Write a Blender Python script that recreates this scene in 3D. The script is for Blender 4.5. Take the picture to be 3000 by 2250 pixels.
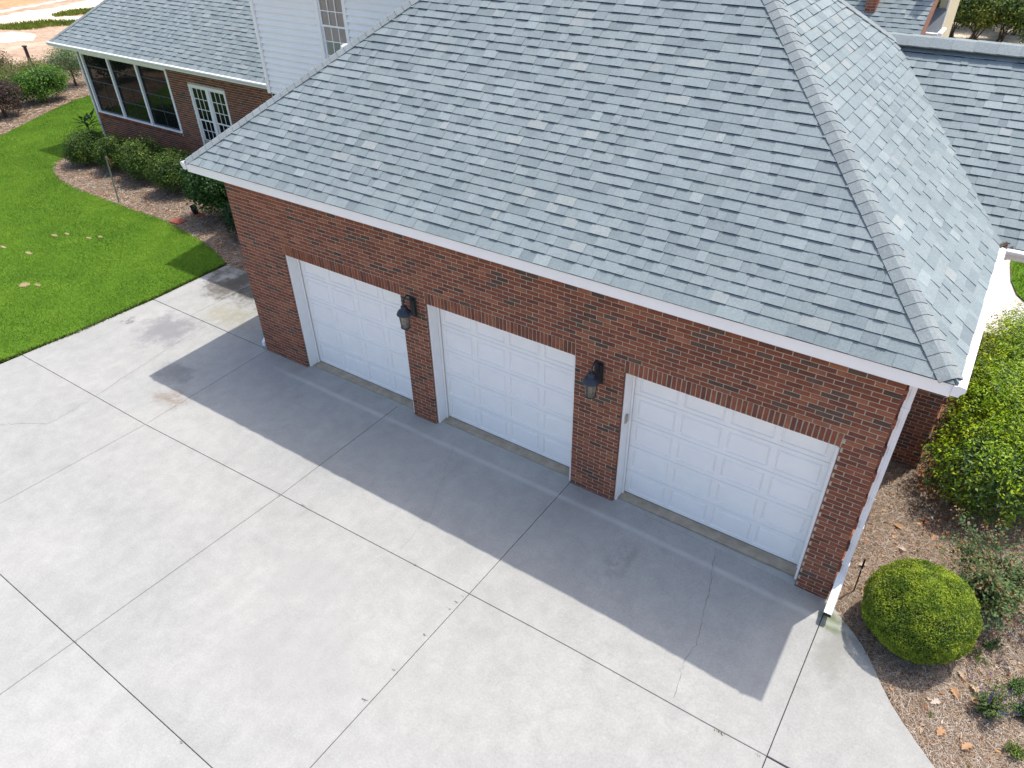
import bpy, math, random
import numpy as np
from mathutils import Vector, Matrix, noise

rnd = random.Random(11)
rng = np.random.default_rng(11)
for o in list(bpy.data.objects):
    bpy.data.objects.remove(o, do_unlink=True)
SC = bpy.context.scene
COL = SC.collection

# ------------------------------------------------------------------ camera
CAM = Vector((11.3189, -7.5508, 8.3012))
_r = Vector((0.83091713, 0.55613566, -0.0170252))
_u = Vector((-0.31916916, 0.50148518, 0.80414157))
_f = Vector((-0.45574968, 0.66274109, -0.59419397))
cd = bpy.data.cameras.new('camera')
cd.sensor_width = 36.0
cd.lens = 2141.27 / 3000 * 36
cd.clip_start = 0.1
cd.clip_end = 1500
cam = bpy.data.objects.new('camera', cd)
COL.objects.link(cam)
cam.matrix_world = Matrix(((_r.x, _u.x, -_f.x, CAM.x), (_r.y, _u.y, -_f.y, CAM.y), (_r.z, _u.z, -_f.z, CAM.z), (0, 0, 0, 1)))
SC.camera = cam

# ------------------------------------------------------------------ sky, sun, exposure
SUN_DIR = Vector((-0.74, -1.52, -3.98)).normalized()      # direction the light travels
W = bpy.data.worlds.new('World')
SC.world = W
W.use_nodes = True
wn = W.node_tree
sky = wn.nodes.new('ShaderNodeTexSky')
sky.sky_type = 'NISHITA'
sky.sun_disc = False
sky.sun_elevation = math.radians(67)
sky.sun_rotation = math.radians(26)
sky.air_density = 1.0
sky.dust_density = 2.8
sky.ozone_density = 0.4
bg = wn.nodes['Background']
bg.inputs['Strength'].default_value = 0.15
wn.links.new(sky.outputs[0], bg.inputs['Color'])
sl = bpy.data.lights.new('sun', 'SUN')
sl.energy = 2.5
sl.angle = math.radians(0.55)
sl.color = (1.0, 0.95, 0.87)
sun = bpy.data.objects.new('sun', sl)
sun.rotation_euler = SUN_DIR.to_track_quat('-Z', 'Y').to_euler()
sun.location = (12, 12, 30)
COL.objects.link(sun)
SC.view_settings.view_transform = 'Standard'
SC.view_settings.look = 'None'
SC.view_settings.exposure = 0.76
SC.view_settings.gamma = 1.0

# ------------------------------------------------------------------ materials
def new_mat(name):
    m = bpy.data.materials.new(name)
    m.use_nodes = True
    nt = m.node_tree
    return m, nt, nt.nodes['Principled BSDF']

def nd(nt, typ, **kw):
    n = nt.nodes.new(typ)
    for k, v in kw.items():
        if k.startswith('i_'):
            key = k[2:]
            key = int(key) if key.isdigit() else key.replace('_', ' ')
            n.inputs[key].default_value = v
        else:
            setattr(n, k, v)
    return n

def mathn(nt, op, a, b=None, clamp=False):
    n = nt.nodes.new('ShaderNodeMath'); n.operation = op; n.use_clamp = clamp
    for i, v in enumerate((a, b)):
        if v is None: continue
        if isinstance(v, (int, float)): n.inputs[i].default_value = v
        else: nt.links.new(v, n.inputs[i])
    return n.outputs[0]

def mixc(nt, fac, a, b, mode='MIX'):
    n = nt.nodes.new('ShaderNodeMix'); n.data_type = 'RGBA'; n.blend_type = mode
    for idx, v in ((0, fac), (6, a), (7, b)):
        if isinstance(v, (int, float)): n.inputs[idx].default_value = v
        elif isinstance(v, tuple): n.inputs[idx].default_value = v if len(v) == 4 else (*v, 1)
        else: nt.links.new(v, n.inputs[idx])
    return n.outputs[2]

def pos(nt, scale=(1, 1, 1), rot=(0, 0, 0)):
    g = nt.nodes.new('ShaderNodeNewGeometry')
    mp = nt.nodes.new('ShaderNodeMapping')
    mp.inputs['Scale'].default_value = scale
    mp.inputs['Rotation'].default_value = rot
    nt.links.new(g.outputs['Position'], mp.inputs['Vector'])
    return mp.outputs[0]

def noisef(nt, vec, scale, detail=4, rough=0.6, dist=0.0):
    n = nt.nodes.new('ShaderNodeTexNoise')
    n.inputs['Scale'].default_value = scale
    n.inputs['Detail'].default_value = detail
    n.inputs['Roughness'].default_value = rough
    n.inputs['Distortion'].default_value = dist
    nt.links.new(vec, n.inputs['Vector'])
    return n.outputs[0]

def ramp(nt, fac, stops):
    n = nt.nodes.new('ShaderNodeValToRGB')
    e = n.color_ramp.elements
    while len(e) < len(stops): e.new(0.5)
    for el, (p, c) in zip(e, stops):
        el.position = p
        el.color = (c, c, c, 1) if isinstance(c, (int, float)) else (*c, 1)
    nt.links.new(fac, n.inputs[0])
    return n.outputs[0]

def maprange(nt, v, a, b, c, d, smooth=False):
    n = nt.nodes.new('ShaderNodeMapRange')
    if smooth: n.interpolation_type = 'SMOOTHSTEP'
    for i, x in enumerate((a, b, c, d)): n.inputs[i + 1].default_value = x
    nt.links.new(v, n.inputs[0])
    return n.outputs[0]

def bump(nt, bsdf, h, strength=0.3, dist=0.01):
    b = nt.nodes.new('ShaderNodeBump')
    b.inputs['Strength'].default_value = strength
    b.inputs['Distance'].default_value = dist
    nt.links.new(h, b.inputs['Height'])
    nt.links.new(b.outputs[0], bsdf.inputs['Normal'])

def plain(name, col, rough=0.6, var=0.0, scale=6.0, metal=0.0, spec=0.4, bmp=0.0):
    m, nt, b = new_mat(name)
    b.inputs['Roughness'].default_value = rough
    b.inputs['Metallic'].default_value = metal
    b.inputs['Specular IOR Level'].default_value = spec
    if var > 0:
        p = pos(nt)
        n = noisef(nt, p, scale, 5, 0.6)
        lo = tuple(c * (1 - var) for c in col); hi = tuple(min(1, c * (1 + var)) for c in col)
        nt.links.new(ramp(nt, n, [(0.3, lo), (0.7, hi)]), b.inputs['Base Color'])
        if bmp: bump(nt, b, noisef(nt, p, scale * 12, 3), bmp, 0.004)
    else:
        b.inputs['Base Color'].default_value = (*col, 1)
    return m

def tint_mat(name, rough, layers, bmp=None, spec=0.35, translucent=0.0):
    """colour from the per-piece 'tint' attribute, broken up by noise layers (scale, amount[, stretch])"""
    m, nt, b = new_mat(name)
    a = nt.nodes.new('ShaderNodeAttribute'); a.attribute_name = 'tint'
    c = a.outputs['Color']
    p = pos(nt)
    for L in layers:
        v = pos(nt, L[2]) if len(L) > 2 else p
        n = noisef(nt, v, L[0], 4, 0.65)
        f = maprange(nt, n, 0.25, 0.75, 1 - L[1], 1 + L[1])
        c = mixc(nt, 1.0, c, f, 'MULTIPLY')
    nt.links.new(c, b.inputs['Base Color'])
    b.inputs['Roughness'].default_value = rough
    b.inputs['Specular IOR Level'].default_value = spec
    if bmp: bump(nt, b, noisef(nt, p, bmp[0], 3), bmp[1], bmp[2])
    if translucent > 0:
        t = nt.nodes.new('ShaderNodeBsdfTranslucent')
        nt.links.new(mixc(nt, 1.0, c, (1.25, 1.35, 0.6), 'MULTIPLY'), t.inputs[0])
        mx = nt.nodes.new('ShaderNodeMixShader'); mx.inputs[0].default_value = translucent
        nt.links.new(b.outputs[0], mx.inputs[1]); nt.links.new(t.outputs[0], mx.inputs[2])
        nt.links.new(mx.outputs[0], nt.nodes['Material Output'].inputs[0])
    return m

MAT = {}
# brick: piece tint, kiln flashing streaks, rough face
def brick_mat():
    m, nt, b = new_mat('brick')
    a = nt.nodes.new('ShaderNodeAttribute'); a.attribute_name = 'tint'
    p = pos(nt)
    n1 = noisef(nt, p, 9, 5, 0.7)
    n2 = noisef(nt, p, 55, 4, 0.7)
    c = mixc(nt, 1.0, a.outputs['Color'], maprange(nt, n1, 0.25, 0.75, 0.72, 1.28), 'MULTIPLY')
    c = mixc(nt, 1.0, c, maprange(nt, n2, 0.25, 0.75, 0.8, 1.2), 'MULTIPLY')
    fl = noisef(nt, pos(nt, (9, 9, 26)), 1.0, 4, 0.75, 0.6)
    fm = ramp(nt, fl, [(0.64, 0.0), (0.72, 0.55)])
    c = mixc(nt, fm, c, (0.42, 0.22, 0.11))
    dk = ramp(nt, noisef(nt, p, 1.1, 3, 0.6), [(0.35, 0.0), (0.8, 0.28)])
    c = mixc(nt, dk, c, (0.14, 0.075, 0.055))
    nt.links.new(c, b.inputs['Base Color'])
    b.inputs['Roughness'].default_value = 0.88
    b.inputs['Specular IOR Level'].default_value = 0.25
    bump(nt, b, n2, 0.5, 0.006)
    return m
MAT['brick'] = brick_mat()
MAT['mortar'] = plain('mortar', (0.47, 0.405, 0.325), 0.95, 0.18, 7, spec=0.2, bmp=0.3)
MAT['shingle'] = tint_mat('shingle', 0.93, [(0.45, 0.08), (7, 0.06), (38, 0.13), (110, 0.22)], (120, 0.5, 0.004), spec=0.2)
MAT['cap'] = tint_mat('hip_cap', 0.93, [(2.2, 0.08), (35, 0.16), (90, 0.25)], (120, 0.5, 0.004), spec=0.2)
MAT['white'] = plain('white_paint', (0.93, 0.93, 0.925), 0.42, 0.025, 3.0)
MAT['jamb'] = plain('jamb_paint', (0.86, 0.86, 0.85), 0.5, 0.03, 5.0)
MAT['stop'] = plain('weather_stop', (0.50, 0.46, 0.41), 0.6, 0.06, 9.0)
MAT['joint_shade'] = plain('joint_shade_grey', (0.30, 0.31, 0.32), 0.8)
MAT['gutter'] = plain('gutter_white', (0.83, 0.84, 0.86), 0.33, 0.02, 2.0, spec=0.5)
MAT['soffit'] = plain('soffit_white', (0.74, 0.74, 0.73), 0.6, 0.03, 4.0)
MAT['black'] = plain('black_metal', (0.012, 0.014, 0.018), 0.45, 0.3, 30, spec=0.5)
MAT['lampcap'] = plain('dark_blue_black_metal', (0.016, 0.026, 0.045), 0.42, 0.25, 40, spec=0.6)
MAT['dark'] = plain('dark_gap', (0.03, 0.028, 0.026), 0.9, 0.2, 8)
MAT['cream'] = plain('cream_siding', (0.62, 0.56, 0.38), 0.6, 0.05, 4)
MAT['darkframe'] = plain('grey_frame', (0.055, 0.065, 0.075), 0.5, 0.1, 9)
MAT['blind'] = plain('blind', (0.62, 0.60, 0.56), 0.7, 0.05, 9)
MAT['keypad'] = plain('keypad', (0.42, 0.40, 0.33), 0.5, 0.05, 20)
MAT['keycover'] = plain('keypad_cover', (0.33, 0.31, 0.26), 0.5, 0.05, 20)
MAT['rust'] = plain('rusty_steel', (0.13, 0.045, 0.025), 0.8, 0.3, 30)
MAT['conduit'] = plain('grey_green_pole', (0.19, 0.22, 0.19), 0.6, 0.15, 12)
MAT['string'] = plain('red_string', (0.42, 0.10, 0.08), 0.8, 0.1, 20)
MAT['paver'] = plain('red_paver', (0.30, 0.085, 0.05), 0.85, 0.15, 12)
MAT['bark'] = plain('bark', (0.10, 0.07, 0.05), 0.9, 0.3, 18)
MAT['boxstem'] = plain('stem', (0.09, 0.075, 0.04), 0.9, 0.3, 18)
MAT['leaf'] = tint_mat('leaf', 0.48, [(3.0, 0.12)], spec=0.28, translucent=0.25)
MAT['leaf_matte'] = tint_mat('leaf_matte', 0.6, [(3.0, 0.12)], spec=0.3, translucent=0.18)
MAT['grass'] = tint_mat('grass_blade', 0.6, [(0.5, 0.10)], spec=0.25, translucent=0.3)
MAT['straw'] = tint_mat('pine_straw', 0.85, [(2.0, 0.15)], spec=0.15)
MAT['dryleaf'] = tint_mat('dry_leaf', 0.75, [(12, 0.2)], spec=0.25, translucent=0.12)
MAT['petal'] = tint_mat('petal', 0.6, [(12, 0.15)], spec=0.25, translucent=0.2)

def dark_glass():
    m, nt, b = new_mat('window_glass_dark')
    b.inputs['Base Color'].default_value = (0.010, 0.012, 0.012, 1)
    b.inputs['Roughness'].default_value = 0.02
    b.inputs['Specular IOR Level'].default_value = 0.22
    b.inputs['IOR'].default_value = 1.45
    bump(nt, b, noisef(nt, pos(nt), 1.2, 2), 0.03, 0.05)
    return m
def clear_glass(name, tintc, rough, facing):
    m, nt, b = new_mat(name)
    nt.nodes.remove(b)
    tr = nt.nodes.new('ShaderNodeBsdfTransparent'); tr.inputs[0].default_value = (*tintc, 1)
    gl = nt.nodes.new('ShaderNodeBsdfGlossy'); gl.inputs['Roughness'].default_value = rough
    fr = nt.nodes.new('ShaderNodeFresnel'); fr.inputs[0].default_value = 1.5
    f = mathn(nt, 'ADD', mathn(nt, 'MULTIPLY', fr.outputs[0], 1.0), facing, True)
    mx = nt.nodes.new('ShaderNodeMixShader')
    nt.links.new(f, mx.inputs[0]); nt.links.new(tr.outputs[0], mx.inputs[1]); nt.links.new(gl.outputs[0], mx.inputs[2])
    nt.links.new(mx.outputs[0], nt.nodes['Material Output'].inputs[0])
    return m
MAT['glass_dark'] = dark_glass()
MAT['glass'] = clear_glass('window_glass', (0.72, 0.74, 0.74), 0.02, 0.02)
def lamp_glass():
    m, nt, b = new_mat('seeded_lamp_glass')
    b.inputs['Base Color'].default_value = (0.27, 0.245, 0.205, 1)
    b.inputs['Roughness'].default_value = 0.3
    b.inputs['Specular IOR Level'].default_value = 0.6
    tr = nt.nodes.new('ShaderNodeBsdfTransparent'); tr.inputs[0].default_value = (0.8, 0.77, 0.7, 1)
    n = noisef(nt, pos(nt), 28, 3)
    mx = nt.nodes.new('ShaderNodeMixShader')
    nt.links.new(maprange(nt, n, 0.3, 0.7, 0.35, 0.6), mx.inputs[0])
    nt.links.new(b.outputs[0], mx.inputs[1]); nt.links.new(tr.outputs[0], mx.inputs[2])
    nt.links.new(mx.outputs[0], nt.nodes['Material Output'].inputs[0])
    return m
MAT['lampglass'] = lamp_glass()

def concrete_mat():
    m, nt, b = new_mat('concrete')
    p = pos(nt)
    oi = nt.nodes.new('ShaderNodeObjectInfo')
    sep = nt.nodes.new('ShaderNodeSeparateXYZ'); nt.links.new(p, sep.inputs[0])
    big = noisef(nt, p, 0.32, 6, 0.62, 0.8)
    mid = noisef(nt, p, 3.4, 8, 0.74, 0.3)
    streak = noisef(nt, pos(nt, (3.2, 0.7, 1), (0, 0, 0.5)), 1.0, 5, 0.65, 0.5)
    fine = noisef(nt, p, 38, 4, 0.75)
    c = ramp(nt, big, [(0.25, (0.318, 0.319, 0.306)), (0.5, (0.356, 0.355, 0.338)), (0.75, (0.394, 0.389, 0.366))])
    c = mixc(nt, 1.0, c, maprange(nt, mid, 0.25, 0.75, 0.88, 1.12), 'MULTIPLY')
    c = mixc(nt, 1.0, c, maprange(nt, streak, 0.25, 0.75, 0.955, 1.045), 'MULTIPLY')
    c = mixc(nt, 1.0, c, maprange(nt, fine, 0.25, 0.75, 0.86, 1.14), 'MULTIPLY')
    c = mixc(nt, 1.0, c, maprange(nt, oi.outputs['Random'], 0, 1, 0.965, 1.035), 'MULTIPLY')
    # sparse dark pits
    vo = nt.nodes.new('ShaderNodeTexVoronoi'); vo.inputs['Scale'].default_value = 2.2
    nt.links.new(p, vo.inputs['Vector'])
    c = mixc(nt, ramp(nt, vo.outputs['Distance'], [(0.0, 0.6), (0.028, 0.0)]), c, (0.16, 0.15, 0.14))
    wob = noisef(nt, p, 2.6, 5, 0.7)
    wob2 = noisef(nt, p, 7.5, 5, 0.75)
    def spot(c, cx, cy, rx, ry, col, s, gate=0.0):
        dx = mathn(nt, 'MULTIPLY', mathn(nt, 'SUBTRACT', sep.outputs[0], cx), 1 / rx)
        dy = mathn(nt, 'MULTIPLY', mathn(nt, 'SUBTRACT', sep.outputs[1], cy), 1 / ry)
        d = mathn(nt, 'SQRT', mathn(nt, 'ADD', mathn(nt, 'MULTIPLY', dx, dx), mathn(nt, 'MULTIPLY', dy, dy)))
        d = mathn(nt, 'ADD', d, mathn(nt, 'MULTIPLY', mathn(nt, 'SUBTRACT', wob, 0.5), 2.2))
        f = maprange(nt, d, 0.25, 1.0, s, 0.0, True)
        if gate: f = mathn(nt, 'MULTIPLY', f, ramp(nt, wob2, [(gate - 0.06, 0.0), (gate + 0.06, 1.0)]))
        return mixc(nt, f, c, col)
    c = spot(c, -2.44, -0.66, 0.85, 0.75, (0.15, 0.142, 0.165), 0.55)            # dark tyre-like blotch by the lawn
    c = spot(c, -3.5, -0.86, 0.30, 0.24, (0.10, 0.10, 0.10), 0.7, 0.52)
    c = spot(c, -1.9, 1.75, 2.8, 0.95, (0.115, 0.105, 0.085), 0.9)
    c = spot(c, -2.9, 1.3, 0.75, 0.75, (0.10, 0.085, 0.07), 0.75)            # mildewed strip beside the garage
    c = spot(c, -1.75, 0.45, 1.0, 0.55, (0.26, 0.235, 0.11), 0.4, 0.42)     # yellow-green algae
    c = spot(c, -0.95, 1.1, 0.6, 0.5, (0.22, 0.24, 0.10), 0.55)
    c = spot(c, -0.22, -2.12, 0.46, 0.32, (0.235, 0.175, 0.13), 0.7, 0.44)    # brown scaled patch at the joint
    c = spot(c, -0.9, -1.55, 0.55, 0.45, (0.15, 0.155, 0.16), 0.5)
    c = spot(c, 11.55, -0.75, 0.28, 0.7, (0.20, 0.20, 0.17), 0.45)         # wet run below the downspout
    c = spot(c, 11.43, -0.36, 0.2, 0.22, (0.13, 0.17, 0.07), 0.8)
    c = spot(c, 5.1, -3.6, 1.0, 0.7, (0.31, 0.31, 0.30), 0.35)
    c = spot(c, 5.8, -4.6, 1.6, 0.9, (0.33, 0.32, 0.31), 0.28)
    c = spot(c, 8.6, -1.1, 0.2, 0.5, (0.22, 0.21, 0.20), 0.4, 0.5)
    c = spot(c, 8.75, -1.0, 0.1, 0.4, (0.22, 0.21, 0.20), 0.4)
    # pale drip line in front of the doors
    yl = mathn(nt, 'ADD', sep.outputs[1], mathn(nt, 'MULTIPLY', mathn(nt, 'SUBTRACT', noisef(nt, p, 1.2, 3), 0.5), 0.05))
    yl = mathn(nt, 'ABSOLUTE', mathn(nt, 'ADD', yl, 0.37))
    yl = maprange(nt, yl, 0.0, 0.085, 0.55, 0.0, True)
    yl = mathn(nt, 'MULTIPLY', yl, maprange(nt, wob, 0.3, 0.6, 0.45, 1.0))
    yl = mathn(nt, 'MULTIPLY', yl, maprange(nt, sep.outputs[0], 0.3, 1.4, 0.0, 1.0, True))
    c = mixc(nt, yl, c, (0.55, 0.56, 0.54))
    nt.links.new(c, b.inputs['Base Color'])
    b.inputs['Roughness'].default_value = 0.88
    b.inputs['Specular IOR Level'].default_value = 0.25
    bump(nt, b, mathn(nt, 'ADD', mathn(nt, 'MULTIPLY', mid, 0.6), mathn(nt, 'MULTIPLY', fine, 0.4)), 0.18, 0.01)
    return m
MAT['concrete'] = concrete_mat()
MAT['threshold'] = plain('threshold_concrete', (0.38, 0.325, 0.25), 0.9, 0.22, 6, bmp=0.3)
MAT['joint'] = plain('joint_fill', (0.05, 0.045, 0.04), 0.95, 0.4, 12)
MAT['crack'] = plain('crack_fill', (0.20, 0.19, 0.175), 0.95, 0.35, 14)
MAT['walk'] = plain('walk_concrete', (0.55, 0.50, 0.45), 0.9, 0.08, 3)

def ground_mat(name, stops, scale, fine, bmpd=0.02, rough=0.95):
    m, nt, b = new_mat(name)
    p = pos(nt)
    n = noisef(nt, p, scale, 7, 0.68, 0.6)
    c = ramp(nt, n, stops)
    f = noisef(nt, p, fine, 4, 0.75)
    c = mixc(nt, 1.0, c, maprange(nt, f, 0.25, 0.75, 0.7, 1.3), 'MULTIPLY')
    nt.links.new(c, b.inputs['Base Color'])
    b.inputs['Roughness'].default_value = rough
    b.inputs['Specular IOR Level'].default_value = 0.15
    bump(nt, b, f, 0.6, bmpd)
    return m
MAT['dirt'] = ground_mat('bare_soil', [(0.3, (0.34, 0.22, 0.15)), (0.5, (0.45, 0.32, 0.23)), (0.7, (0.54, 0.42, 0.31))], 0.35, 3)
MAT['clay'] = ground_mat('orange_clay', [(0.3, (0.46, 0.24, 0.12)), (0.6, (0.52, 0.32, 0.18)), (0.75, (0.58, 0.42, 0.28))], 0.3, 3)
MAT['sand'] = ground_mat('pale_sand', [(0.3, (0.56, 0.43, 0.31)), (0.55, (0.74, 0.63, 0.50)), (0.75, (0.80, 0.71, 0.60))], 0.3, 2)
MAT['bare'] = ground_mat('dry_turf', [(0.3, (0.16, 0.15, 0.05)), (0.55, (0.34, 0.27, 0.15)), (0.75, (0.46, 0.38, 0.26))], 5, 22)
MAT['mulch'] = ground_mat('mulch_bed', [(0.3, (0.11, 0.07, 0.046)), (0.5, (0.20, 0.135, 0.092)), (0.72, (0.31, 0.23, 0.165))], 1.6, 30)
MAT['lawn'] = ground_mat('lawn_turf', [(0.3, (0.06, 0.135, 0.012)), (0.5, (0.085, 0.18, 0.014)), (0.72, (0.125, 0.225, 0.02))], 0.7, 22)

# ------------------------------------------------------------------ mesh helpers
class MB:
    """collects vertices, faces and one tint per face"""
    def __init__(s): s.v = []; s.f = []; s.t = []
    def quad(s, a, b, c, d, tint=(1, 1, 1)):
        i = len(s.v); s.v += [tuple(a), tuple(b), tuple(c), tuple(d)]; s.f.append((i, i + 1, i + 2, i + 3)); s.t.append(tint)
    def poly(s, pts, tint=(1, 1, 1)):
        i = len(s.v); s.v += [tuple(p) for p in pts]; s.f.append(tuple(range(i, i + len(pts)))); s.t.append(tint)
    def hexa(s, p, tint=(1, 1, 1)):
        """8 corners: bottom 0-3 counter-clockwise, top 4-7"""
        i = len(s.v); s.v += [tuple(q) for q in p]
        for f in ((3, 2, 1, 0), (4, 5, 6, 7), (0, 1, 5, 4), (1, 2, 6, 5), (2, 3, 7, 6), (3, 0, 4, 7)):
            s.f.append(tuple(i + k for k in f)); s.t.append(tint)
    def box(s, x0, x1, y0, y1, z0, z1, tint=(1, 1, 1)):
        s.hexa([(x0, y0, z0), (x1, y0, z0), (x1, y1, z0), (x0, y1, z0), (x0, y0, z1), (x1, y0, z1), (x1, y1, z1), (x0, y1, z1)], tint)
    def cbox(s, x0, x1, y0, y1, z0, z1, c=0.004, tint=(1, 1, 1)):
        """box with all edges chamfered"""
        i = len(s.v)
        X = (x0, x1); Y = (y0, y1); Z = (z0, z1)
        idx = {}
        for a in (0, 1):
            for b in (0, 1):
                for d in (0, 1):
                    sx = c if a == 0 else -c; sy = c if b == 0 else -c; sz = c if d == 0 else -c
                    idx[a, b, d, 0] = len(s.v); s.v.append((X[a], Y[b] + sy, Z[d] + sz))
                    idx[a, b, d, 1] = len(s.v); s.v.append((X[a] + sx, Y[b], Z[d] + sz))
                    idx[a, b, d, 2] = len(s.v); s.v.append((X[a] + sx, Y[b] + sy, Z[d]))
        def add(*k): s.f.append(tuple(k)); s.t.append(tint)
        g = idx
        add(g[0,0,0,0], g[0,0,1,0], g[0,1,1,0], g[0,1,0,0]); add(g[1,0,0,0], g[1,1,0,0], g[1,1,1,0], g[1,0,1,0])
        add(g[0,0,0,1], g[1,0,0,1], g[1,0,1,1], g[0,0,1,1]); add(g[0,1,0,1], g[0,1,1,1], g[1,1,1,1], g[1,1,0,1])
        add(g[0,0,0,2], g[0,1,0,2], g[1,1,0,2], g[1,0,0,2]); add(g[0,0,1,2], g[1,0,1,2], g[1,1,1,2], g[0,1,1,2])
        for a in (0, 1):
            for b in (0, 1):
                add(g[a,b,0,0], g[a,b,0,1], g[a,b,1,1], g[a,b,1,0])
                add(g[a,0,b,0], g[a,0,b,2], g[a,1,b,2], g[a,1,b,0])
                add(g[0,a,b,1], g[0,a,b,2], g[1,a,b,2], g[1,a,b,1])
        for a in (0, 1):
            for b in (0, 1):
                for d in (0, 1): add(g[a,b,d,0], g[a,b,d,1], g[a,b,d,2])
    def tube(s, pts, rad, n=8, tint=(1, 1, 1), caps=True):
        pts = [Vector(p) for p in pts]
        if not isinstance(rad, (list, tuple)): rad = [rad] * len(pts)
        rings = []
        ref = Vector((0, 0, 1))
        for k, p in enumerate(pts):
            d = (pts[min(k + 1, len(pts) - 1)] - pts[max(k - 1, 0)]).normalized()
            a = d.cross(ref)
            if a.length < 0.05: a = d.cross(Vector((1, 0, 0)))
            a.normalize(); b = d.cross(a)
            i = len(s.v)
            for j in range(n):
                t = 2 * math.pi * j / n
                s.v.append(tuple(p + (a * math.cos(t) + b * math.sin(t)) * rad[k]))
            rings.append(i)
        for i0, i1 in zip(rings, rings[1:]):
            for j in range(n):
                s.f.append((i0 + j, i0 + (j + 1) % n, i1 + (j + 1) % n, i1 + j)); s.t.append(tint)
        if caps:
            s.f.append(tuple(rings[0] + j for j in range(n))); s.t.append(tint)
            s.f.append(tuple(rings[-1] + n - 1 - j for j in range(n))); s.t.append(tint)
    def lathe(s, prof, c=(0, 0, 0), n=20, tint=(1, 1, 1)):
        rings = []
        for r, z in prof:
            i = len(s.v)
            for j in range(n):
                t = 2 * math.pi * j / n
                s.v.append((c[0] + r * math.cos(t), c[1] + r * math.sin(t), c[2] + z))
            rings.append(i)
        for i0, i1 in zip(rings, rings[1:]):
            for j in range(n):
                s.f.append((i0 + j, i0 + (j + 1) % n, i1 + (j + 1) % n, i1 + j)); s.t.append(tint)
    def extrude(s, prof, p0, p1, out, tint=(1, 1, 1)):
        """closed profile (o, z) swept from p0 to p1; o along 'out', z along world up"""
        p0 = Vector(p0); p1 = Vector(p1); out = Vector(out); up = Vector((0, 0, 1))
        n = len(prof); i = len(s.v)
        for p in (p0, p1):
            for o, z in prof: s.v.append(tuple(p + out * o + up * z))
        for j in range(n):
            s.f.append((i + j, i + (j + 1) % n, i + n + (j + 1) % n, i + n + j)); s.t.append(tint)
        s.f.append(tuple(i + n - 1 - j for j in range(n))); s.t.append(tint)
        s.f.append(tuple(i + n + j for j in range(n))); s.t.append(tint)
    def mesh(s, name, mat, smooth=False):
        me = bpy.data.meshes.new(name)
        me.from_pydata(s.v, [], s.f)
        at = me.attributes.new('tint', 'FLOAT_COLOR', 'FACE')
        col = np.ones((len(s.f), 4), np.float32); col[:, :3] = np.array(s.t, np.float32)
        at.data.foreach_set('color', col.ravel())
        me.materials.append(MAT[mat] if isinstance(mat, str) else mat)
        if smooth: me.polygons.foreach_set('use_smooth', [True] * len(s.f))
        me.update()
        return me
    def build(s, name, mat, parent=None, smooth=False):
        return link(name, s.mesh(name, mat, smooth), parent)

def link(name, me, parent=None, mw=None):
    o = bpy.data.objects.new(name, me)
    COL.objects.link(o)
    if parent is not None: o.parent = parent
    if mw is not None: o.matrix_basis = mw
    return o

def fast_quads(name, V, tint, mat, parent=None):
    """V (n,4,3) loose quads with one tint each"""
    n = len(V)
    me = bpy.data.meshes.new(name)
    me.vertices.add(n * 4); me.vertices.foreach_set('co', np.ascontiguousarray(V, np.float32).ravel())
    me.loops.add(n * 4); me.loops.foreach_set('vertex_index', np.arange(n * 4, dtype=np.int32))
    me.polygons.add(n)
    me.polygons.foreach_set('loop_start', np.arange(0, n * 4, 4, dtype=np.int32))
    me.polygons.foreach_set('loop_total', np.full(n, 4, np.int32))
    at = me.attributes.new('tint', 'FLOAT_COLOR', 'FACE')
    c = np.ones((n, 4), np.float32); c[:, :3] = tint
    at.data.foreach_set('color', c.ravel())
    me.materials.append(MAT[mat])
    me.update(); me.validate()
    return link(name, me, parent)

def tag(o, label, cat, group=None, kind=None):
    o['label'] = label; o['category'] = cat
    if group: o['group'] = group
    if kind: o['kind'] = kind
    return o
def thing(name, label, cat, loc=(0, 0, 0), rz=0.0, group=None):
    o = bpy.data.objects.new(name, None); COL.objects.link(o)
    o.location = loc; o.rotation_euler = (0, 0, rz); o.empty_display_size = 0.2
    return tag(o, label, cat, group)
def stuff(o): o['kind'] = 'stuff'; return o

def in_poly(x, y, poly):
    ins = np.zeros(len(x), bool); n = len(poly)
    for i in range(n):
        x0, y0 = poly[i]; x1, y1 = poly[(i + 1) % n]
        if y0 == y1: continue
        c = ((y0 > y) != (y1 > y)) & (x < (x1 - x0) * (y - y0) / (y1 - y0) + x0)
        ins ^= c
    return ins
def in_view(P, margin=0.06):
    d = P - np.array(CAM)
    z = d @ np.array(_f); u = (d @ np.array(_r)) / z; v = (d @ np.array(_u)) / z
    hx = 1500 / 2141.27 + margin; hy = 1125 / 2141.27 + margin
    return (z > 0) & (abs(u) < hx) & (abs(v) < hy)
def smooth01(a, b, x):
    t = min(1, max(0, (x - a) / (b - a))); return t * t * (3 - 2 * t)
def zg(x, y=0.0): return -0.085 * smooth01(8.2, 11.3, x)

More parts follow.
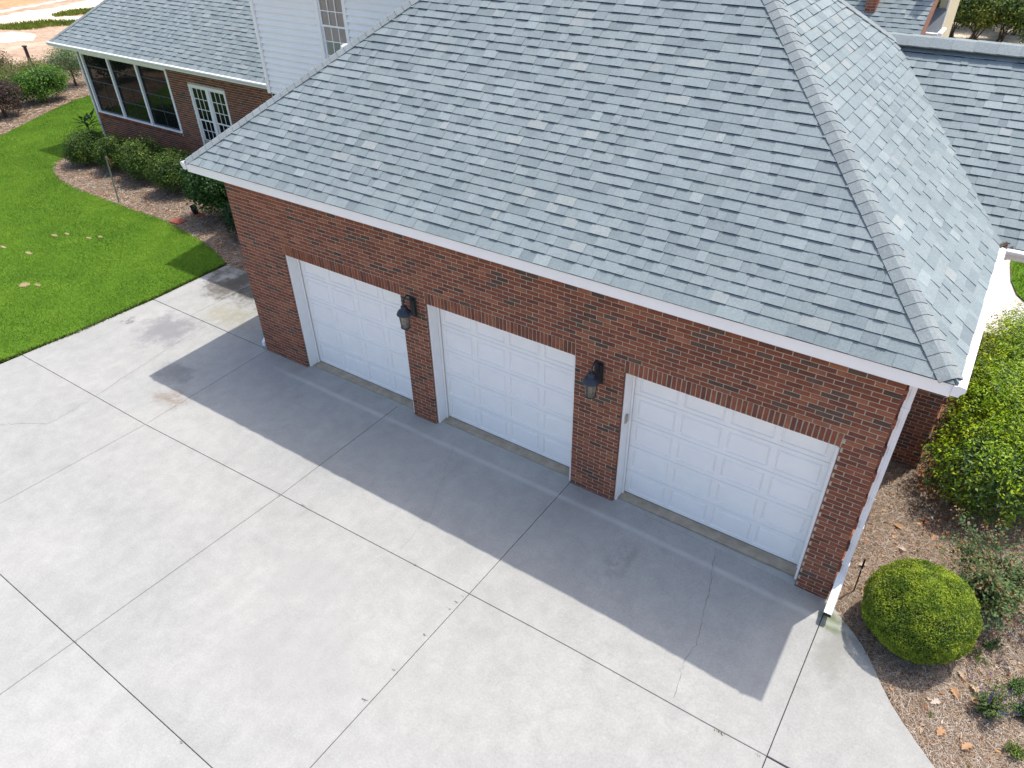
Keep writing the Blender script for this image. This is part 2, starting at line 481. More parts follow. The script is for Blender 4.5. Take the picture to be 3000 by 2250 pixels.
# ------------------------------------------------------------------ ground, drive, beds
def sheet(name, poly, z, mat, label=None, cat=None):
    m = MB(); m.poly([(x, y, z(x, y) if callable(z) else z) for x, y in poly])
    o = m.build(name, mat); o['kind'] = 'structure'
    if label: o['label'] = label; o['category'] = cat
    return o
def jag(poly, seg=0.5, amp=0.16):
    out = []
    for (x0, y0), (x1, y1) in zip(poly, poly[1:] + poly[:1]):
        k = max(1, min(60, int(math.hypot(x1 - x0, y1 - y0) / seg)))
        out += [(x0 + (x1 - x0) * i / k + rnd.gauss(0, amp), y0 + (y1 - y0) * i / k + rnd.gauss(0, amp)) for i in range(k)]
    return out
sheet('ground', [(-300, -200), (300, -200), (300, 400), (-300, 400)], -0.135, 'dirt', 'bare tan soil of the open lot around the house', 'ground')

LAWN = [(-4.62, -7.5), (-4.24, -3.27), (-3.97, -1.7), (-3.86, 0.1), (-3.85, 1.2), (-3.83, 2.08), (-4.6, 2.38), (-5.47, 2.60), (-6.46, 2.78), (-7.78, 2.93), (-9.0, 2.89),
        (-10.5, 2.92), (-11.81, 2.93), (-13.12, 3.09), (-14.09, 3.4), (-14.75, 3.85), (-15.2, 4.5), (-15.4, 5.3), (-15.5, 6.3), (-15.6, 10.5), (-21.3, 10.5), (-21.75, 9.3),
        (-21.63, 8.48), (-20.95, 7.05), (-20.17, 5.64), (-19.46, 4.36), (-19.0, 2.4), (-20.5, -0.5), (-24.0, -4.5), (-30, -14), (-6, -14)]
BED1 = [(-3.80, 2.02), (-4.6, 2.33), (-5.47, 2.55), (-6.46, 2.73), (-7.78, 2.88), (-9.0, 2.84), (-10.5, 2.87), (-11.81, 2.88), (-13.15, 3.03), (-14.15, 3.35), (-14.85, 3.85),
        (-15.3, 4.5), (-15.5, 5.3), (-15.6, 6.3), (-15.6, 10.5), (0.5, 10.5), (0.5, 2.1), (0.1, 2.05)]
BED2 = [(-21.2, 10.6), (-21.65, 9.3), (-21.53, 8.48), (-20.85, 7.05), (-20.07, 5.64), (-19.36, 4.36), (-18.9, 2.4), (-20.3, -0.5), (-22, -0.5), (-26, 2), (-30.2, 8.5), (-30.6, 11), (-29.5, 14), (-24, 14)]
BED3 = [(11.2, -0.02), (11.385, -0.06), (11.579, -0.24), (11.833, -0.45), (12.146, -0.87), (12.489, -1.28), (12.895, -1.64), (13.65, -2.5), (14.6, -4.0), (17, -6), (20, 2), (18, 12), (13.9, 10.6),
        (13.1, 9.15), (12.55, 8.7), (11.2, 8.7)]
def sheet_grid(name, poly, z, mat, label, cat):
    return sheet(name, poly, z, mat, label, cat)
sheet('lawn', LAWN, -0.005, 'lawn', 'mown green lawn curving along the left of the driveway', 'lawn')
sheet('mulch_bed', BED1, -0.02, 'mulch', 'pine straw bed along the screened porch wall', 'mulch bed')
sheet('mulch_bed', BED2, -0.03, 'mulch', 'mulched border beyond the far curve of the lawn', 'mulch bed')
sheet('mulch_bed', BED3, -0.115, 'mulch', 'pine straw bed to the right of the garage', 'mulch bed')
# beyond the right bed: curved walk and a piece of lawn
WALK = [(11.95, 8.7), (12.55, 8.62), (13.15, 9.1), (13.9, 10.55), (15, 12), (15, 30), (11.0, 30), (11.0, 8.75)]
sheet('garden_walk', WALK, -0.10, 'walk', 'pale concrete walk behind the right hedge', 'walk')
LAWN2 = [(12.33, 14.5), (12.35, 12.4), (12.45, 11.4), (12.62, 10.75), (12.95, 10.25), (13.5, 9.9), (14.6, 9.75), (19, 10), (19, 18), (12.5, 18)]
sheet('lawn', LAWN2, -0.06, 'lawn', 'small bright lawn beside the curved walk at right', 'lawn')
# sandy lot in the far left
sheet('sandy_track', jag([(-45.5, 17.4), (-45.9, 19.4), (-45.4, 20.2), (-45.6, 21.5), (-46.5, 25.6), (-44.2, 24.6), (-42.7, 21.3), (-42.5, 19.1), (-42.8, 17.5), (-42.4, 15.8), (-42.6, 11), (-46.0, 11)]), -0.125, 'sand', 'broad pale sand track across the open lot', 'track')
sheet('sandy_track', jag([(-47.9, 18.6), (-47.7, 20.1), (-48.1, 21.9), (-48.5, 26), (-47.9, 26), (-47.4, 21.7), (-46.9, 19.6), (-47.1, 18.2), (-47.5, 11), (-48.4, 11)]), -0.125, 'sand', 'narrow pale sand rut behind the broad track', 'track')
sheet('sandy_track', jag([(-43.1, 17.2), (-42.4, 19.0), (-40.4, 20.1), (-38.5, 22), (-37.5, 21), (-39.2, 18.95), (-40.4, 17.85), (-41.9, 16.5), (-42.4, 11), (-43.2, 11)]), -0.120, 'sand', 'pale sand rut nearest the porch', 'track')
sheet('clay_bank', jag([(-75, 10), (-48.9, 18.9), (-48.4, 20.4), (-49.0, 22.2), (-50, 30), (-75, 40)]), -0.130, 'clay', 'orange clay at the far edge of the lot', 'clay')
sheet('sand_patch', jag([(-40.1, 14.7), (-38.9, 15.5), (-37.6, 15.6), (-36.7, 15.1), (-36.1, 14.4), (-36.3, 13.9), (-36.9, 13.1), (-38.5, 11), (-41, 11)]), -0.125, 'sand', 'pale sand patch before the far grass strip', 'sand')
# back yard seen over the ridge
sheet('sand_yard', [(2, 30), (15, 30), (17, 62), (0, 62)], -0.125, 'sand', 'pale sandy yard under the trees behind the house', 'yard')

drive = bpy.data.objects.new('driveway', None); COL.objects.link(drive); drive['kind'] = 'structure'
drive['label'] = 'pale concrete driveway in large slabs before the garage'; drive['category'] = 'driveway'
mj = MB()
mj.poly([(x, y, -0.075 - 0.05 * smooth01(8.2, 11.3, x)) for x, y in [(-3.8, 2.1), (-3.9, 0), (-4.1, -2.9), (-4.8, -7.5), (-5.2, -10.5), (5, -10.5), (14, -10.5), (16, -7), (14.2, -3.4), (12.85, -1.7), (11.4, -0.1), (8.2, -0.0), (0.1, 0.0), (0.05, 2.1)]])
mj.build('joint_base', 'joint', drive)
def slab(c, nx=8, ny=8, gap=0.004):
    """four corners (x, y) counter-clockwise from lower left; bilinear top following the ground, eased edges"""
    c = [Vector((x, y, 0)) for x, y in c]
    def P(s, t): return (c[0] * (1 - s) + c[1] * s) * (1 - t) + (c[3] * (1 - s) + c[2] * s) * t
    lx = (c[1] - c[0]).length; ly = (c[3] - c[0]).length
    es, et = gap / lx, gap / ly; bs, bt = 0.005 / lx, 0.005 / ly
    S = [es, es + bs] + [es + bs + (1 - 2 * es - 2 * bs) * k / nx for k in range(1, nx)] + [1 - es - bs, 1 - es]
    T = [et, et + bt] + [et + bt + (1 - 2 * et - 2 * bt) * k / ny for k in range(1, ny)] + [1 - et - bt, 1 - et]
    m = MB()
    for j, t in enumerate(T):
        for i, s in enumerate(S):
            p = P(s, t); e = i in (0, len(S) - 1) or j in (0, len(T) - 1)
            m.v.append((p.x, p.y, zg(p.x, p.y) - (0.006 if e else 0)))
    n = len(S)
    for j in range(len(T) - 1):
        for i in range(n - 1):
            m.f.append((j * n + i, j * n + i + 1, (j + 1) * n + i + 1, (j + 1) * n + i)); m.t.append((1, 1, 1))
    ring = [(0, i) for i in range(n)] + [(j, n - 1) for j in range(1, len(T))] + [(len(T) - 1, i) for i in range(n - 2, -1, -1)] + [(j, 0) for j in range(len(T) - 2, 0, -1)]
    base = len(m.v); R = [a * n + b for a, b in ring]
    for k in R: x, y, z = m.v[k]; m.v.append((x, y, z - 0.09))
    for k in range(len(R)):
        k2 = (k + 1) % len(R); m.f.append((R[k], base + k, base + k2, R[k2])); m.t.append((1, 1, 1))
    return m.build('slab', 'concrete', drive)
J1 = [(0.04, -0.005), (0.05, -2.86), (-0.2, -6.03), (-0.45, -9.6)]
J2 = [(3.555, -0.005), (3.49, -2.75), (3.27, -6.09), (3.04, -9.6)]
J3 = [(7.23, -0.005), (7.16, -2.65), (7.05, -6.16), (6.94, -9.6)]
J4 = [(11.31, -0.005), (11.289, -2.555), (11.26, -6.2), (11.23, -9.6)]
J0 = [(-3.84, -0.005), (-4.14, -2.88), (-4.45, -6.0), (-4.9, -9.6)]
cols = [J0, J1, J2, J3, J4]
for a, b in zip(cols, cols[1:]):
    for k in range(3): slab([a[k + 1], b[k + 1], b[k], a[k]])
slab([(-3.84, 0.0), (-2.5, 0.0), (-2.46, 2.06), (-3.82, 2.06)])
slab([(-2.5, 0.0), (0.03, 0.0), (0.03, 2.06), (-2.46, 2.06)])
def poly_slab(pts):
    m = MB(); n = len(pts)
    cx = sum(p[0] for p in pts) / n; cy = sum(p[1] for p in pts) / n
    top = [(x + (cx - x) / math.hypot(cx - x, cy - y) * 0.006, y + (cy - y) / math.hypot(cx - x, cy - y) * 0.006, zg(x)) for x, y in pts]
    edge = [(x, y, zg(x) - 0.006) for x, y in pts]; low = [(x, y, zg(x) - 0.09) for x, y in pts]
    m.poly(top)
    for i in range(n):
        k = (i + 1) % n
        m.quad(top[i], edge[i], edge[k], top[k]); m.quad(edge[i], low[i], low[k], edge[k])
    return m.build('slab', 'concrete', drive)
FL = [(11.385, -0.074), (11.579, -0.253), (11.70, -0.34), (11.833, -0.463), (11.98, -0.64), (12.146, -0.88), (12.31, -1.10), (12.489, -1.291), (12.68, -1.47), (12.895, -1.659), (13.3, -2.06), (13.66, -2.53)]
poly_slab([(11.2935, -2.545), (11.315, -0.04)][::1][1:] + FL + [(11.2935, -2.545)])
poly_slab([(11.2935, -2.565), (13.67, -2.56), (14.6, -4.0), (16.2, -6.5), (16.3, -9.6), (11.25, -9.6)][::-1])
def crack(pts, w=0.007, jag=0.02, seg=0.05):
    """a thin irregular filled crack lying on the slab"""
    P = []
    for (x0, y0), (x1, y1) in zip(pts, pts[1:]):
        L = math.hypot(x1 - x0, y1 - y0); k = max(2, int(L / seg))
        for i in range(k):
            t = i / k; P.append((x0 + (x1 - x0) * t, y0 + (y1 - y0) * t))
    P.append(pts[-1])
    Q = [(x + rnd.gauss(0, jag * 0.45), y + rnd.gauss(0, jag * 0.45)) for x, y in P]
    m = MB(); prev = None
    for i, (x, y) in enumerate(Q):
        x2, y2 = Q[min(i + 1, len(Q) - 1)]; x1, y1 = Q[max(i - 1, 0)]
        d = math.hypot(x2 - x1, y2 - y1) or 1; nx, ny = -(y2 - y1) / d, (x2 - x1) / d
        ww = w * rnd.uniform(0.25, 1.0) / 2
        z = zg(x) + 0.0025
        a = (x + nx * ww, y + ny * ww, z); b = (x - nx * ww, y - ny * ww, z)
        if prev: m.quad(prev[0], prev[1], b, a)
        prev = (a, b)
    m.build('crack', 'crack', drive)
crack([(-1.83, -0.05), (-1.80, -0.74), (-1.75, -1.19), (-1.65, -1.83), (-1.62, -2.24), (-1.56, -2.46), (-1.51, -2.84)], 0.011, 0.022)
crack([(-1.51, -2.90), (-1.47, -3.4), (-1.46, -3.82), (-1.92, -4.09), (-2.17, -4.31), (-2.6, -4.6)], 0.008, 0.03)
crack([(9.71, -0.12), (9.80, -0.45), (9.93, -0.92), (9.97, -1.2), (10.05, -1.53), (10.04, -1.85), (10.06, -2.16), (10.14, -2.50)], 0.009, 0.03, 0.05)
crack([(5.12, -0.35), (5.23, -0.61), (5.40, -0.95), (5.54, -1.32), (5.77, -1.77), (5.80, -2.05), (5.83, -2.29), (5.84, -2.6)], 0.005, 0.03, 0.06)
crack([(2.3, -1.3), (2.2, -1.7), (1.6, -2.05)], 0.004, 0.03)
# weeds and debris caught in the joints
mw = MB()
for (x, y), s in (((3.47, -2.78), 0.025), ((3.95, -2.73), 0.03), ((4.0, -2.72), 0.02), ((7.09, -2.86), 0.03), ((7.08, -3.0), 0.028), ((7.11, -2.74), 0.02), ((6.2, -2.68), 0.03), ((11.2, -2.60), 0.03), ((10.75, -2.59), 0.05), ((5.2, -2.70), 0.02), ((7.06, -3.5), 0.03), ((7.05, -4.1), 0.03), ((7.04, -4.6), 0.035), ((3.3, -6.08), 0.02), ((5.6, -6.15), 0.03)):
    for k in range(10):
        a = rnd.uniform(0, 6.28); l = s * 0.5 * rnd.uniform(0.5, 1.2); x1 = x + rnd.gauss(0, s * 0.6); y1 = y + rnd.gauss(0, s * 0.25)
        t = rnd.choice([(0.10, 0.15, 0.03), (0.16, 0.13, 0.05), (0.11, 0.06, 0.035)])
        dx, dy = math.cos(a) * l, math.sin(a) * l
        mw.quad((x1 - dy * .2, y1 + dx * .2, zg(x) + .002), (x1 + dy * .2, y1 - dx * .2, zg(x) + .002), (x1 + dx + dy * .1, y1 + dy - dx * .1, zg(x) + l * .5), (x1 + dx - dy * .1, y1 + dy + dx * .1, zg(x) + l * .5), t)
o = stuff(mw.build('joint_weeds', 'leaf_matte')); o['label'] = 'tiny weeds and debris in the driveway joints'; o['category'] = 'weeds'

# ------------------------------------------------------------------ the house
L = 11.2761; OV = 0.3926; HE = 3.978; M1 = 0.783; YB = 8.2
H = 2.4626
DOORS = [(1.2141, 3.9623), (4.4797, 7.2197), (7.9941, 10.8411)]
ROW = H / 36; PITCH = 0.2032; JT = 0.0125
WTOP = 3.80
house = thing('brick_house', 'red brick house with grey shingle roofs and a three-door attached garage', 'house', (0, 0, 0))

BRICK_T = [((0.262, 0.088, 0.050), 28), ((0.228, 0.075, 0.044), 26), ((0.305, 0.116, 0.064), 17), ((0.192, 0.067, 0.042), 16), ((0.158, 0.062, 0.044), 9), ((0.092, 0.062, 0.050), 5), ((0.118, 0.076, 0.058), 4)]
def pick(table, r=rnd):
    s = sum(w for _, w in table); x = r.uniform(0, s)
    for c, w in table:
        x -= w
        if x <= 0: return c
    return table[-1][0]
def brick_tint():
    c = pick(BRICK_T); k = rnd.uniform(0.88, 1.12)
    return tuple(v * k for v in c)

def brick_verts(ln, ht, proud, back=0.012, c=0.004):
    """front-facing chamfered brick, local axes (along, out, up), centred on its face"""
    a = ln / 2; b = ht / 2
    return [(-a, -back, -b), (a, -back, -b), (a, -back, b), (-a, -back, b),
            (-a, proud - c, -b), (a, proud - c, -b), (a, proud - c, b), (-a, proud - c, b),
            (-a + c, proud, -b + c), (a - c, proud, -b + c), (a - c, proud, b - c), (-a + c, proud, b - c)]
BRICK_F = [(8, 9, 10, 11), (4, 5, 9, 8), (5, 6, 10, 9), (6, 7, 11, 10), (7, 4, 8, 11), (0, 1, 5, 4), (1, 2, 6, 5), (2, 3, 7, 6), (3, 0, 4, 7)]
def add_brick(m, o, u, n, ln, ht, proud, tint):
    i = len(m.v)
    for a, b, c in brick_verts(ln, ht, proud):
        m.v.append((o[0] + u[0] * a + n[0] * b, o[1] + u[1] * a + n[1] * b, o[2] + c))
    for f in BRICK_F: m.f.append(tuple(i + k for k in f)); m.t.append(tint)
def courses(intervals, z0, nrows, proud=lambda r, a, b: 0.0, merge=True):
    """running-bond pieces (centre along, centre up, length, height, proud) for each row's open intervals"""
    out = []
    for r in range(nrows):
        z = z0 + r * ROW
        for (a, b) in intervals(r, z):
            off = (PITCH / 2) * (r % 2)
            k = math.floor((a - off) / PITCH)
            x = off + k * PITCH
            while x < b - 1e-6:
                p, q = max(x, a), min(x + PITCH, b)
                if q - p > 0.045: out.append(((p + q) / 2, z + ROW / 2, q - p - JT, ROW - JT, proud(r, p, q)))
                x += PITCH
    return out
def seen_size(c, n, area):
    d = Vector(c) - CAM; return area * abs(d.normalized().dot(Vector(n))) / d.length_squared

NZ0 = 2
def front_iv(r, z):
    rr = r - NZ0
    if rr < 36: return [(0, DOORS[0][0]), (DOORS[0][1], DOORS[1][0]), (DOORS[1][1], DOORS[2][0]), (DOORS[2][1], L)]
    if rr < 39: return [(0, DOORS[0][0]), (DOORS[0][1], DOORS[1][0]), (DOORS[1][1], DOORS[2][0]), (DOORS[2][1], L)]
    return [(0, L)]
MR = 0.008      # mortar sits this far behind the brick faces
m = MB()
zb = -NZ0 * ROW
for a, b in ((0, DOORS[0][0]), (DOORS[0][1], DOORS[1][0]), (DOORS[1][1], DOORS[2][0]), (DOORS[2][1], L)):
    m.box(a + (MR if a else MR), b - MR if b != L else b - MR, MR, 0.30, zb, H)
m.box(MR, L - MR, MR, 0.30, H, WTOP + 0.05)
wall = m.build('wall', 'mortar', house)
pieces = []
for (x, z, ln, ht, pr) in courses(front_iv, zb, 2 + 36 + 20): 
    if z < WTOP - 0.02: pieces.append(((x, 0.0, z), ln, ht, 0.0))
SOL = 3 * ROW - JT
soldiers = []
for a, b in DOORS:
    k = 42; st = (b - a) / k
    for i in range(k): soldiers.append((a + (i + 0.5) * st, st - JT))
full = [p for p in pieces if abs(p[1] - (PITCH - JT)) < 1e-4]
full.sort(key=lambda p: -seen_size(p[0], (0, -1, 0), 1))
near = full[:300 - len(soldiers)]; nearset = set(id(p) for p in near)
rest = MB()
for p in pieces:
    if id(p) in nearset: continue
    add_brick(rest, p[0], (1, 0), (0, -1), p[1], p[2], p[3] + rnd.uniform(-0.0015, 0.0015), brick_tint())
stuff(rest.build('brickwork', 'brick', wall))
var = []
for k in range(22):
    m = MB(); add_brick(m, (0, 0, 0), (1, 0), (0, -1), PITCH - JT, ROW - JT, 0, brick_tint()); var.append(m.mesh('brick', 'brick'))
for p in near:
    o = link('brick', rnd.choice(var), wall); o.location = (p[0][0], p[0][1] + rnd.uniform(-0.0015, 0.0015), p[0][2]); o.rotation_euler = (0, rnd.gauss(0, 0.003), rnd.gauss(0, 0.004))
svar = []
for k in range(16):
    m = MB(); t = tuple(v * 1.06 for v in brick_tint()); add_brick(m, (0, 0, 0), (1, 0), (0, -1), (DOORS[0][1] - DOORS[0][0]) / 42 - 0.015, SOL, 0, t); svar.append(m.mesh('soldier_brick', 'brick'))
for x, w_ in soldiers:
    o = link('soldier_brick', rnd.choice(svar), wall); o.location = (x, -0.003 + rnd.uniform(-0.002, 0.002), H + 1.5 * ROW); o.rotation_euler = (0, rnd.gauss(0, 0.006), 0)
# side walls of the garage; the right one has quoin courses standing proud at the corner
def side_wall(x, nx, y0, y1, z0, ztop, quoin, name='wall', depth=0.25):
    m = MB()
    if nx > 0: m.box(x - depth, x - MR, y0 + 0.30, y1, z0, ztop)
    else: m.box(x + MR, x + depth, y0 + 0.30, y1, z0, ztop)
    w = m.build(name, 'mortar', house)
    b = MB()
    pr = lambda r, p, q: 0.0
    for (a, z, ln, ht, _) in courses(lambda r, zz: [(y0, y1)], z0, int((ztop - z0) / ROW)):
        r = int(round((z - z0) / ROW - 0.5))
        proud = 0.030 if quoin and (r % 6) in (3, 4) and a < y0 + 0.42 else 0.0
        add_brick(b, (x, a, z), (0, 1 if nx > 0 else -1), (nx, 0), ln, ht, proud, brick_tint())
    stuff(b.build('brickwork', 'brick', w))
    return w
side_wall(L, 1, 0.0, 3.46, zb, WTOP, True)
side_wall(0.0, -1, 0.0, 8.0, zb, WTOP, False)
# wider rear gable block on the right: short front wall and the side wall behind the hedge
m = MB(); m.box(L + MR, 11.80 - MR, 3.45 + MR, 3.75, -0.2, WTOP + 0.02)
w2 = m.build('wall', 'mortar', house)
b = MB()
for (a, z, ln, ht, _) in courses(lambda r, zz: [(L, 11.80)], -0.2, int(4.0 / ROW)):
    add_brick(b, (a, 3.45, z), (1, 0), (0, -1), ln, ht, 0, brick_tint())
stuff(b.build('brickwork', 'brick', w2))
side_wall(11.80, 1, 3.45, 8.4, -0.2, WTOP, True)
m = MB(); m.poly([(11.78, 3.5, WTOP), (11.78, 8.4, WTOP), (11.78, 6.0, 5.55)]); m.build('gable', 'soffit', house)

# ---- doors
def garage_door(x0, x1):
    """five sections of four raised panels between white jambs"""
    xa, xb = x0 + 0.045, x1 - 0.045; Wd = xb - xa; Y0 = 0.285; HT = 2.445
    sec = HT / 5; m = MB()
    st, gp, rl = 0.085, 0.085, 0.062
    pw = (Wd - 2 * st - 3 * gp) / 4; ph = sec - 0.004 - 2 * rl
    for s in range(5):
        zb_, zt = s * sec + 0.012 * (s == 0), (s + 1) * sec - 0.008
        xs = [xa, xa + st]
        for k in range(4): xs += [xs[-1] + pw]; xs += [xs[-1] + (gp if k < 3 else st)]
        zs = [zb_, s * sec + rl, s * sec + rl + ph, zt]
        for i in range(len(xs) - 1):
            for j in range(3):
                if j == 1 and i % 2 == 1:
                    a, b_, c, d = xs[i], xs[i + 1], zs[1], zs[2]; e = 0.010; yb_ = Y0 + 0.024
                    m.quad((a, Y0, c), (b_, Y0, c), (b_ - e, yb_, c + e), (a + e, yb_, c + e))
                    m.quad((b_, Y0, c), (b_, Y0, d), (b_ - e, yb_, d - e), (b_ - e, yb_, c + e))
                    m.quad((b_, Y0, d), (a, Y0, d), (a + e, yb_, d - e), (b_ - e, yb_, d - e))
                    m.quad((a, Y0, d), (a, Y0, c), (a + e, yb_, c + e), (a + e, yb_, d - e))
                    m.quad((a + e, yb_, c + e), (b_ - e, yb_, c + e), (b_ - e, yb_, d - e), (a + e, yb_, d - e))
                else:
                    m.quad((xs[i], Y0, zs[j]), (xs[i + 1], Y0, zs[j]), (xs[i + 1], Y0, zs[j + 1]), (xs[i], Y0, zs[j + 1]))
        m.quad((xa, Y0, zt), (xb, Y0, zt), (xb, Y0 + 0.03, zt + 0.002), (xa, Y0 + 0.03, zt + 0.002))
        m.quad((xa, Y0 + 0.03, zb_), (xb, Y0 + 0.03, zb_), (xb, Y0, zb_), (xa, Y0, zb_))
    m.quad((xa, Y0 + 0.04, 0), (xb, Y0 + 0.04, 0), (xb, Y0 + 0.04, HT), (xa, Y0 + 0.04, HT))
    d = m.build('garage_door', 'white', house)
    pm = MB(); e = 0.012; f = 0.036
    A = [(-pw / 2 + e + .008, 0, -ph / 2 + e + .008), (pw / 2 - e - .008, 0, -ph / 2 + e + .008), (pw / 2 - e - .008, 0, ph / 2 - e - .008), (-pw / 2 + e + .008, 0, ph / 2 - e - .008)]
    B = [(-pw / 2 + f, -0.021, -ph / 2 + f), (pw / 2 - f, -0.021, -ph / 2 + f), (pw / 2 - f, -0.021, ph / 2 - f), (-pw / 2 + f, -0.021, ph / 2 - f)]
    pm.quad(*B)
    for k in range(4): pm.quad(A[k], A[(k + 1) % 4], B[(k + 1) % 4], B[k])
    me = pm.mesh('panel', 'white')
    for s in range(5):
        for k in range(4):
            link('panel', me, d).location = (xa + st + pw / 2 + k * (pw + gp), Y0 + 0.0235, s * sec + rl + ph / 2)
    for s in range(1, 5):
        sm = MB(); sm.box(xa, xb, Y0 + 0.006, Y0 + 0.02, s * sec - 0.0075, s * sec - 0.0005); sm.build('joint_shade_strip', 'joint_shade', d)  # grey strip painting shade into the gap between door sections
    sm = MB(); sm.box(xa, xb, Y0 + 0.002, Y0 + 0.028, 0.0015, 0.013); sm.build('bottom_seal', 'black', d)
    j = MB()
    j.cbox(x0 + 0.001, x0 + 0.034, 0.045, 0.335, -0.012, H - 0.03, 0.004); j.cbox(x1 - 0.034, x1 - 0.001, 0.030, 0.335, -0.012, H - 0.03, 0.004)
    j.cbox(x0 + 0.001, x1 - 0.001, 0.045, 0.335, H - 0.028, H - 0.002, 0.004)
    jo = j.build('door_jamb', 'jamb', d)
    j = MB()
    for xs0, xs1 in ((x0 + 0.036, x0 + 0.062), (x1 - 0.062, x1 - 0.036)):
        j = MB(); j.cbox(xs0, xs1, 0.235, 0.262, -0.005, H - 0.05, 0.003); j.build('weather_stop', 'white', d)
        j = MB(); j.box(xs0 + 0.003, xs1 - 0.003, 0.263, 0.284, -0.004, H - 0.05); j.build('weather_strip', 'stop', d)
    # garage floor edge under the door
    t = MB(); t.cbox(x0 + 0.036, x1 - 0.036, 0.105, 0.5, -0.1, 0.0, 0.004); t.build('threshold', 'threshold', d)
    t = MB(); t.quad((x0, -0.012, zg((x0)) - 0.004), (x1, -0.012, zg(x1) - 0.004), (x1, 0.098, -0.004 + 0.5 * zg(x1)), (x0, 0.098, -0.004 + 0.5 * zg(x0))); t.build('apron', 'concrete', d)
    # brick returns at the jambs
    b = MB()
    for r in range(36):
        for xx, nx in ((x0, 1), (x1, -1)):
            add_brick(b, (xx - 0.001 * nx, 0.026, r * ROW + ROW / 2), (0, 1 if nx > 0 else -1), (nx, 0), 0.030, ROW - JT, 0.0, brick_tint())
    stuff(b.build('brickwork', 'brick', d))
    return d
for a, b_ in DOORS: garage_door(a, b_)
m = MB(); m.box(0.3, L - 0.3, 0.40, 0.42, 0.0, 3.5); m.build('inner_wall', 'dark', house)

# ---- fascia, soffit, gutters
m = MB()
m.cbox(-OV + 0.012, L + OV - 0.012, -OV + 0.012, -OV + 0.034, WTOP, HE - 0.012, 0.003)
m.build('fascia', 'white', house)
m = MB()
m.box(-OV + 0.012, -OV + 0.034, -OV + 0.036, YB, WTOP, HE - 0.012); m.build('fascia', 'white', house)
m = MB()
m.box(L + OV - 0.034, L + OV - 0.012, -OV + 0.036, 3.4, WTOP, HE - 0.012); m.build('fascia', 'white', house)
m = MB()
m.box(-OV + 0.036, L + OV - 0.036, -OV + 0.036, 0.02, WTOP + 0.004, WTOP + 0.02)
m.box(-OV + 0.036, 0.02, 0.022, YB, WTOP + 0.004, WTOP + 0.02)
m.box(L - 0.02, L + OV - 0.036, 0.022, 3.44, WTOP + 0.004, WTOP + 0.02)
m.build('soffit', 'soffit', house)
GUT = [(0.0, -0.005), (0.0, -0.112), (0.072, -0.112), (0.078, -0.085), (0.098, -0.06), (0.112, -0.035), (0.114, -0.004), (0.104, 0.003), (0.05, 0.010)]
def gutter(p0, p1, out, name='gutter'):
    m = MB(); m.extrude(GUT, p0, p1, out); g = m.build(name, 'gutter', house)
    d = (Vector(p1) - Vector(p0)).normalized()
    big = [(o * 1.04 - 0.002, z * 1.05 - 0.001) for o, z in GUT]
    for pe in (p0, p1):
        e = MB(); e.extrude(big, Vector(pe) - d * 0.004, Vector(pe) + d * 0.004, out); e.build('end_cap', 'gutter', g)
    return g
gutter((L + OV - 0.010, -OV - 0.01, HE - 0.02), (L + OV - 0.010, 3.20, HE - 0.02), (1, 0, 0))
gutter((-OV + 0.010, -OV - 0.01, HE - 0.02), (-OV + 0.010, 8.0, HE - 0.02), (-1, 0, 0))

# downspouts: ribbed rectangular pipe with elbows
def downspout(path, wx, wy, parent, mat='gutter'):
    m = MB(); rings = []
    prof = []
    for sx, sy in ((-1, -1), (1, -1), (1, 1), (-1, 1)): prof.append((sx, sy))
    # ribbed outline
    out = []
    def side(a, b, n=7):
        for k in range(n):
            t = k / n; px, py = a[0] + (b[0] - a[0]) * t, a[1] + (b[1] - a[1]) * t
            ins = 0.86 if k % 2 == 1 else 1.0
            if abs(a[0] - b[0]) > abs(a[1] - b[1]): out.append((px, py * ins))
            else: out.append((px * ins, py))
    P4 = [(-wx / 2, -wy / 2), (wx / 2, -wy / 2), (wx / 2, wy / 2), (-wx / 2, wy / 2)]
    for k in range(4): side(P4[k], P4[(k + 1) % 4])
    path = [Vector(p) for p in path]
    for k, p in enumerate(path):
        d = (path[min(k + 1, len(path) - 1)] - path[max(k - 1, 0)]).normalized()
        ax = Vector((1, 0, 0)); ay = d.cross(ax).normalized()
        i = len(m.v); rings.append(i)
        for a, b in out: m.v.append(tuple(p + ax * a + ay * b))
    n = len(out)
    for i0, i1 in zip(rings, rings[1:]):
        for j in range(n): m.f.append((i0 + j, i0 + (j + 1) % n, i1 + (j + 1) % n, i1 + j)); m.t.append((1, 1, 1))
    m.f.append(tuple(rings[0] + j for j in range(n))); m.t.append((1, 1, 1))
    o = m.build('downspout', mat, parent)
    return o
dx = L + 0.062
ds = downspout([(dx, 0.085, 3.80), (dx, 0.085, 0.42)], 0.082, 0.062, house)
lw = downspout([(dx, 0.085, 0.62), (dx + 0.003, 0.080, 0.40), (dx + 0.006, 0.02, 0.27), (dx + 0.010, -0.22, 0.145), (dx + 0.012, -0.40, 0.085)], 0.10, 0.078, house); lw.name = 'downspout_elbow'
m = MB(); m.quad((dx - 0.04, -0.4025, 0.052), (dx + 0.062, -0.4025, 0.052), (dx + 0.062, -0.392, 0.118), (dx - 0.04, -0.392, 0.118)); m.build('outlet', 'dark', lw)
for z in (3.2, 1.3):
    m = MB(); m.box(dx - 0.045, dx + 0.045, 0.048, 0.122, z, z + 0.03); m.build('strap', 'gutter', ds)
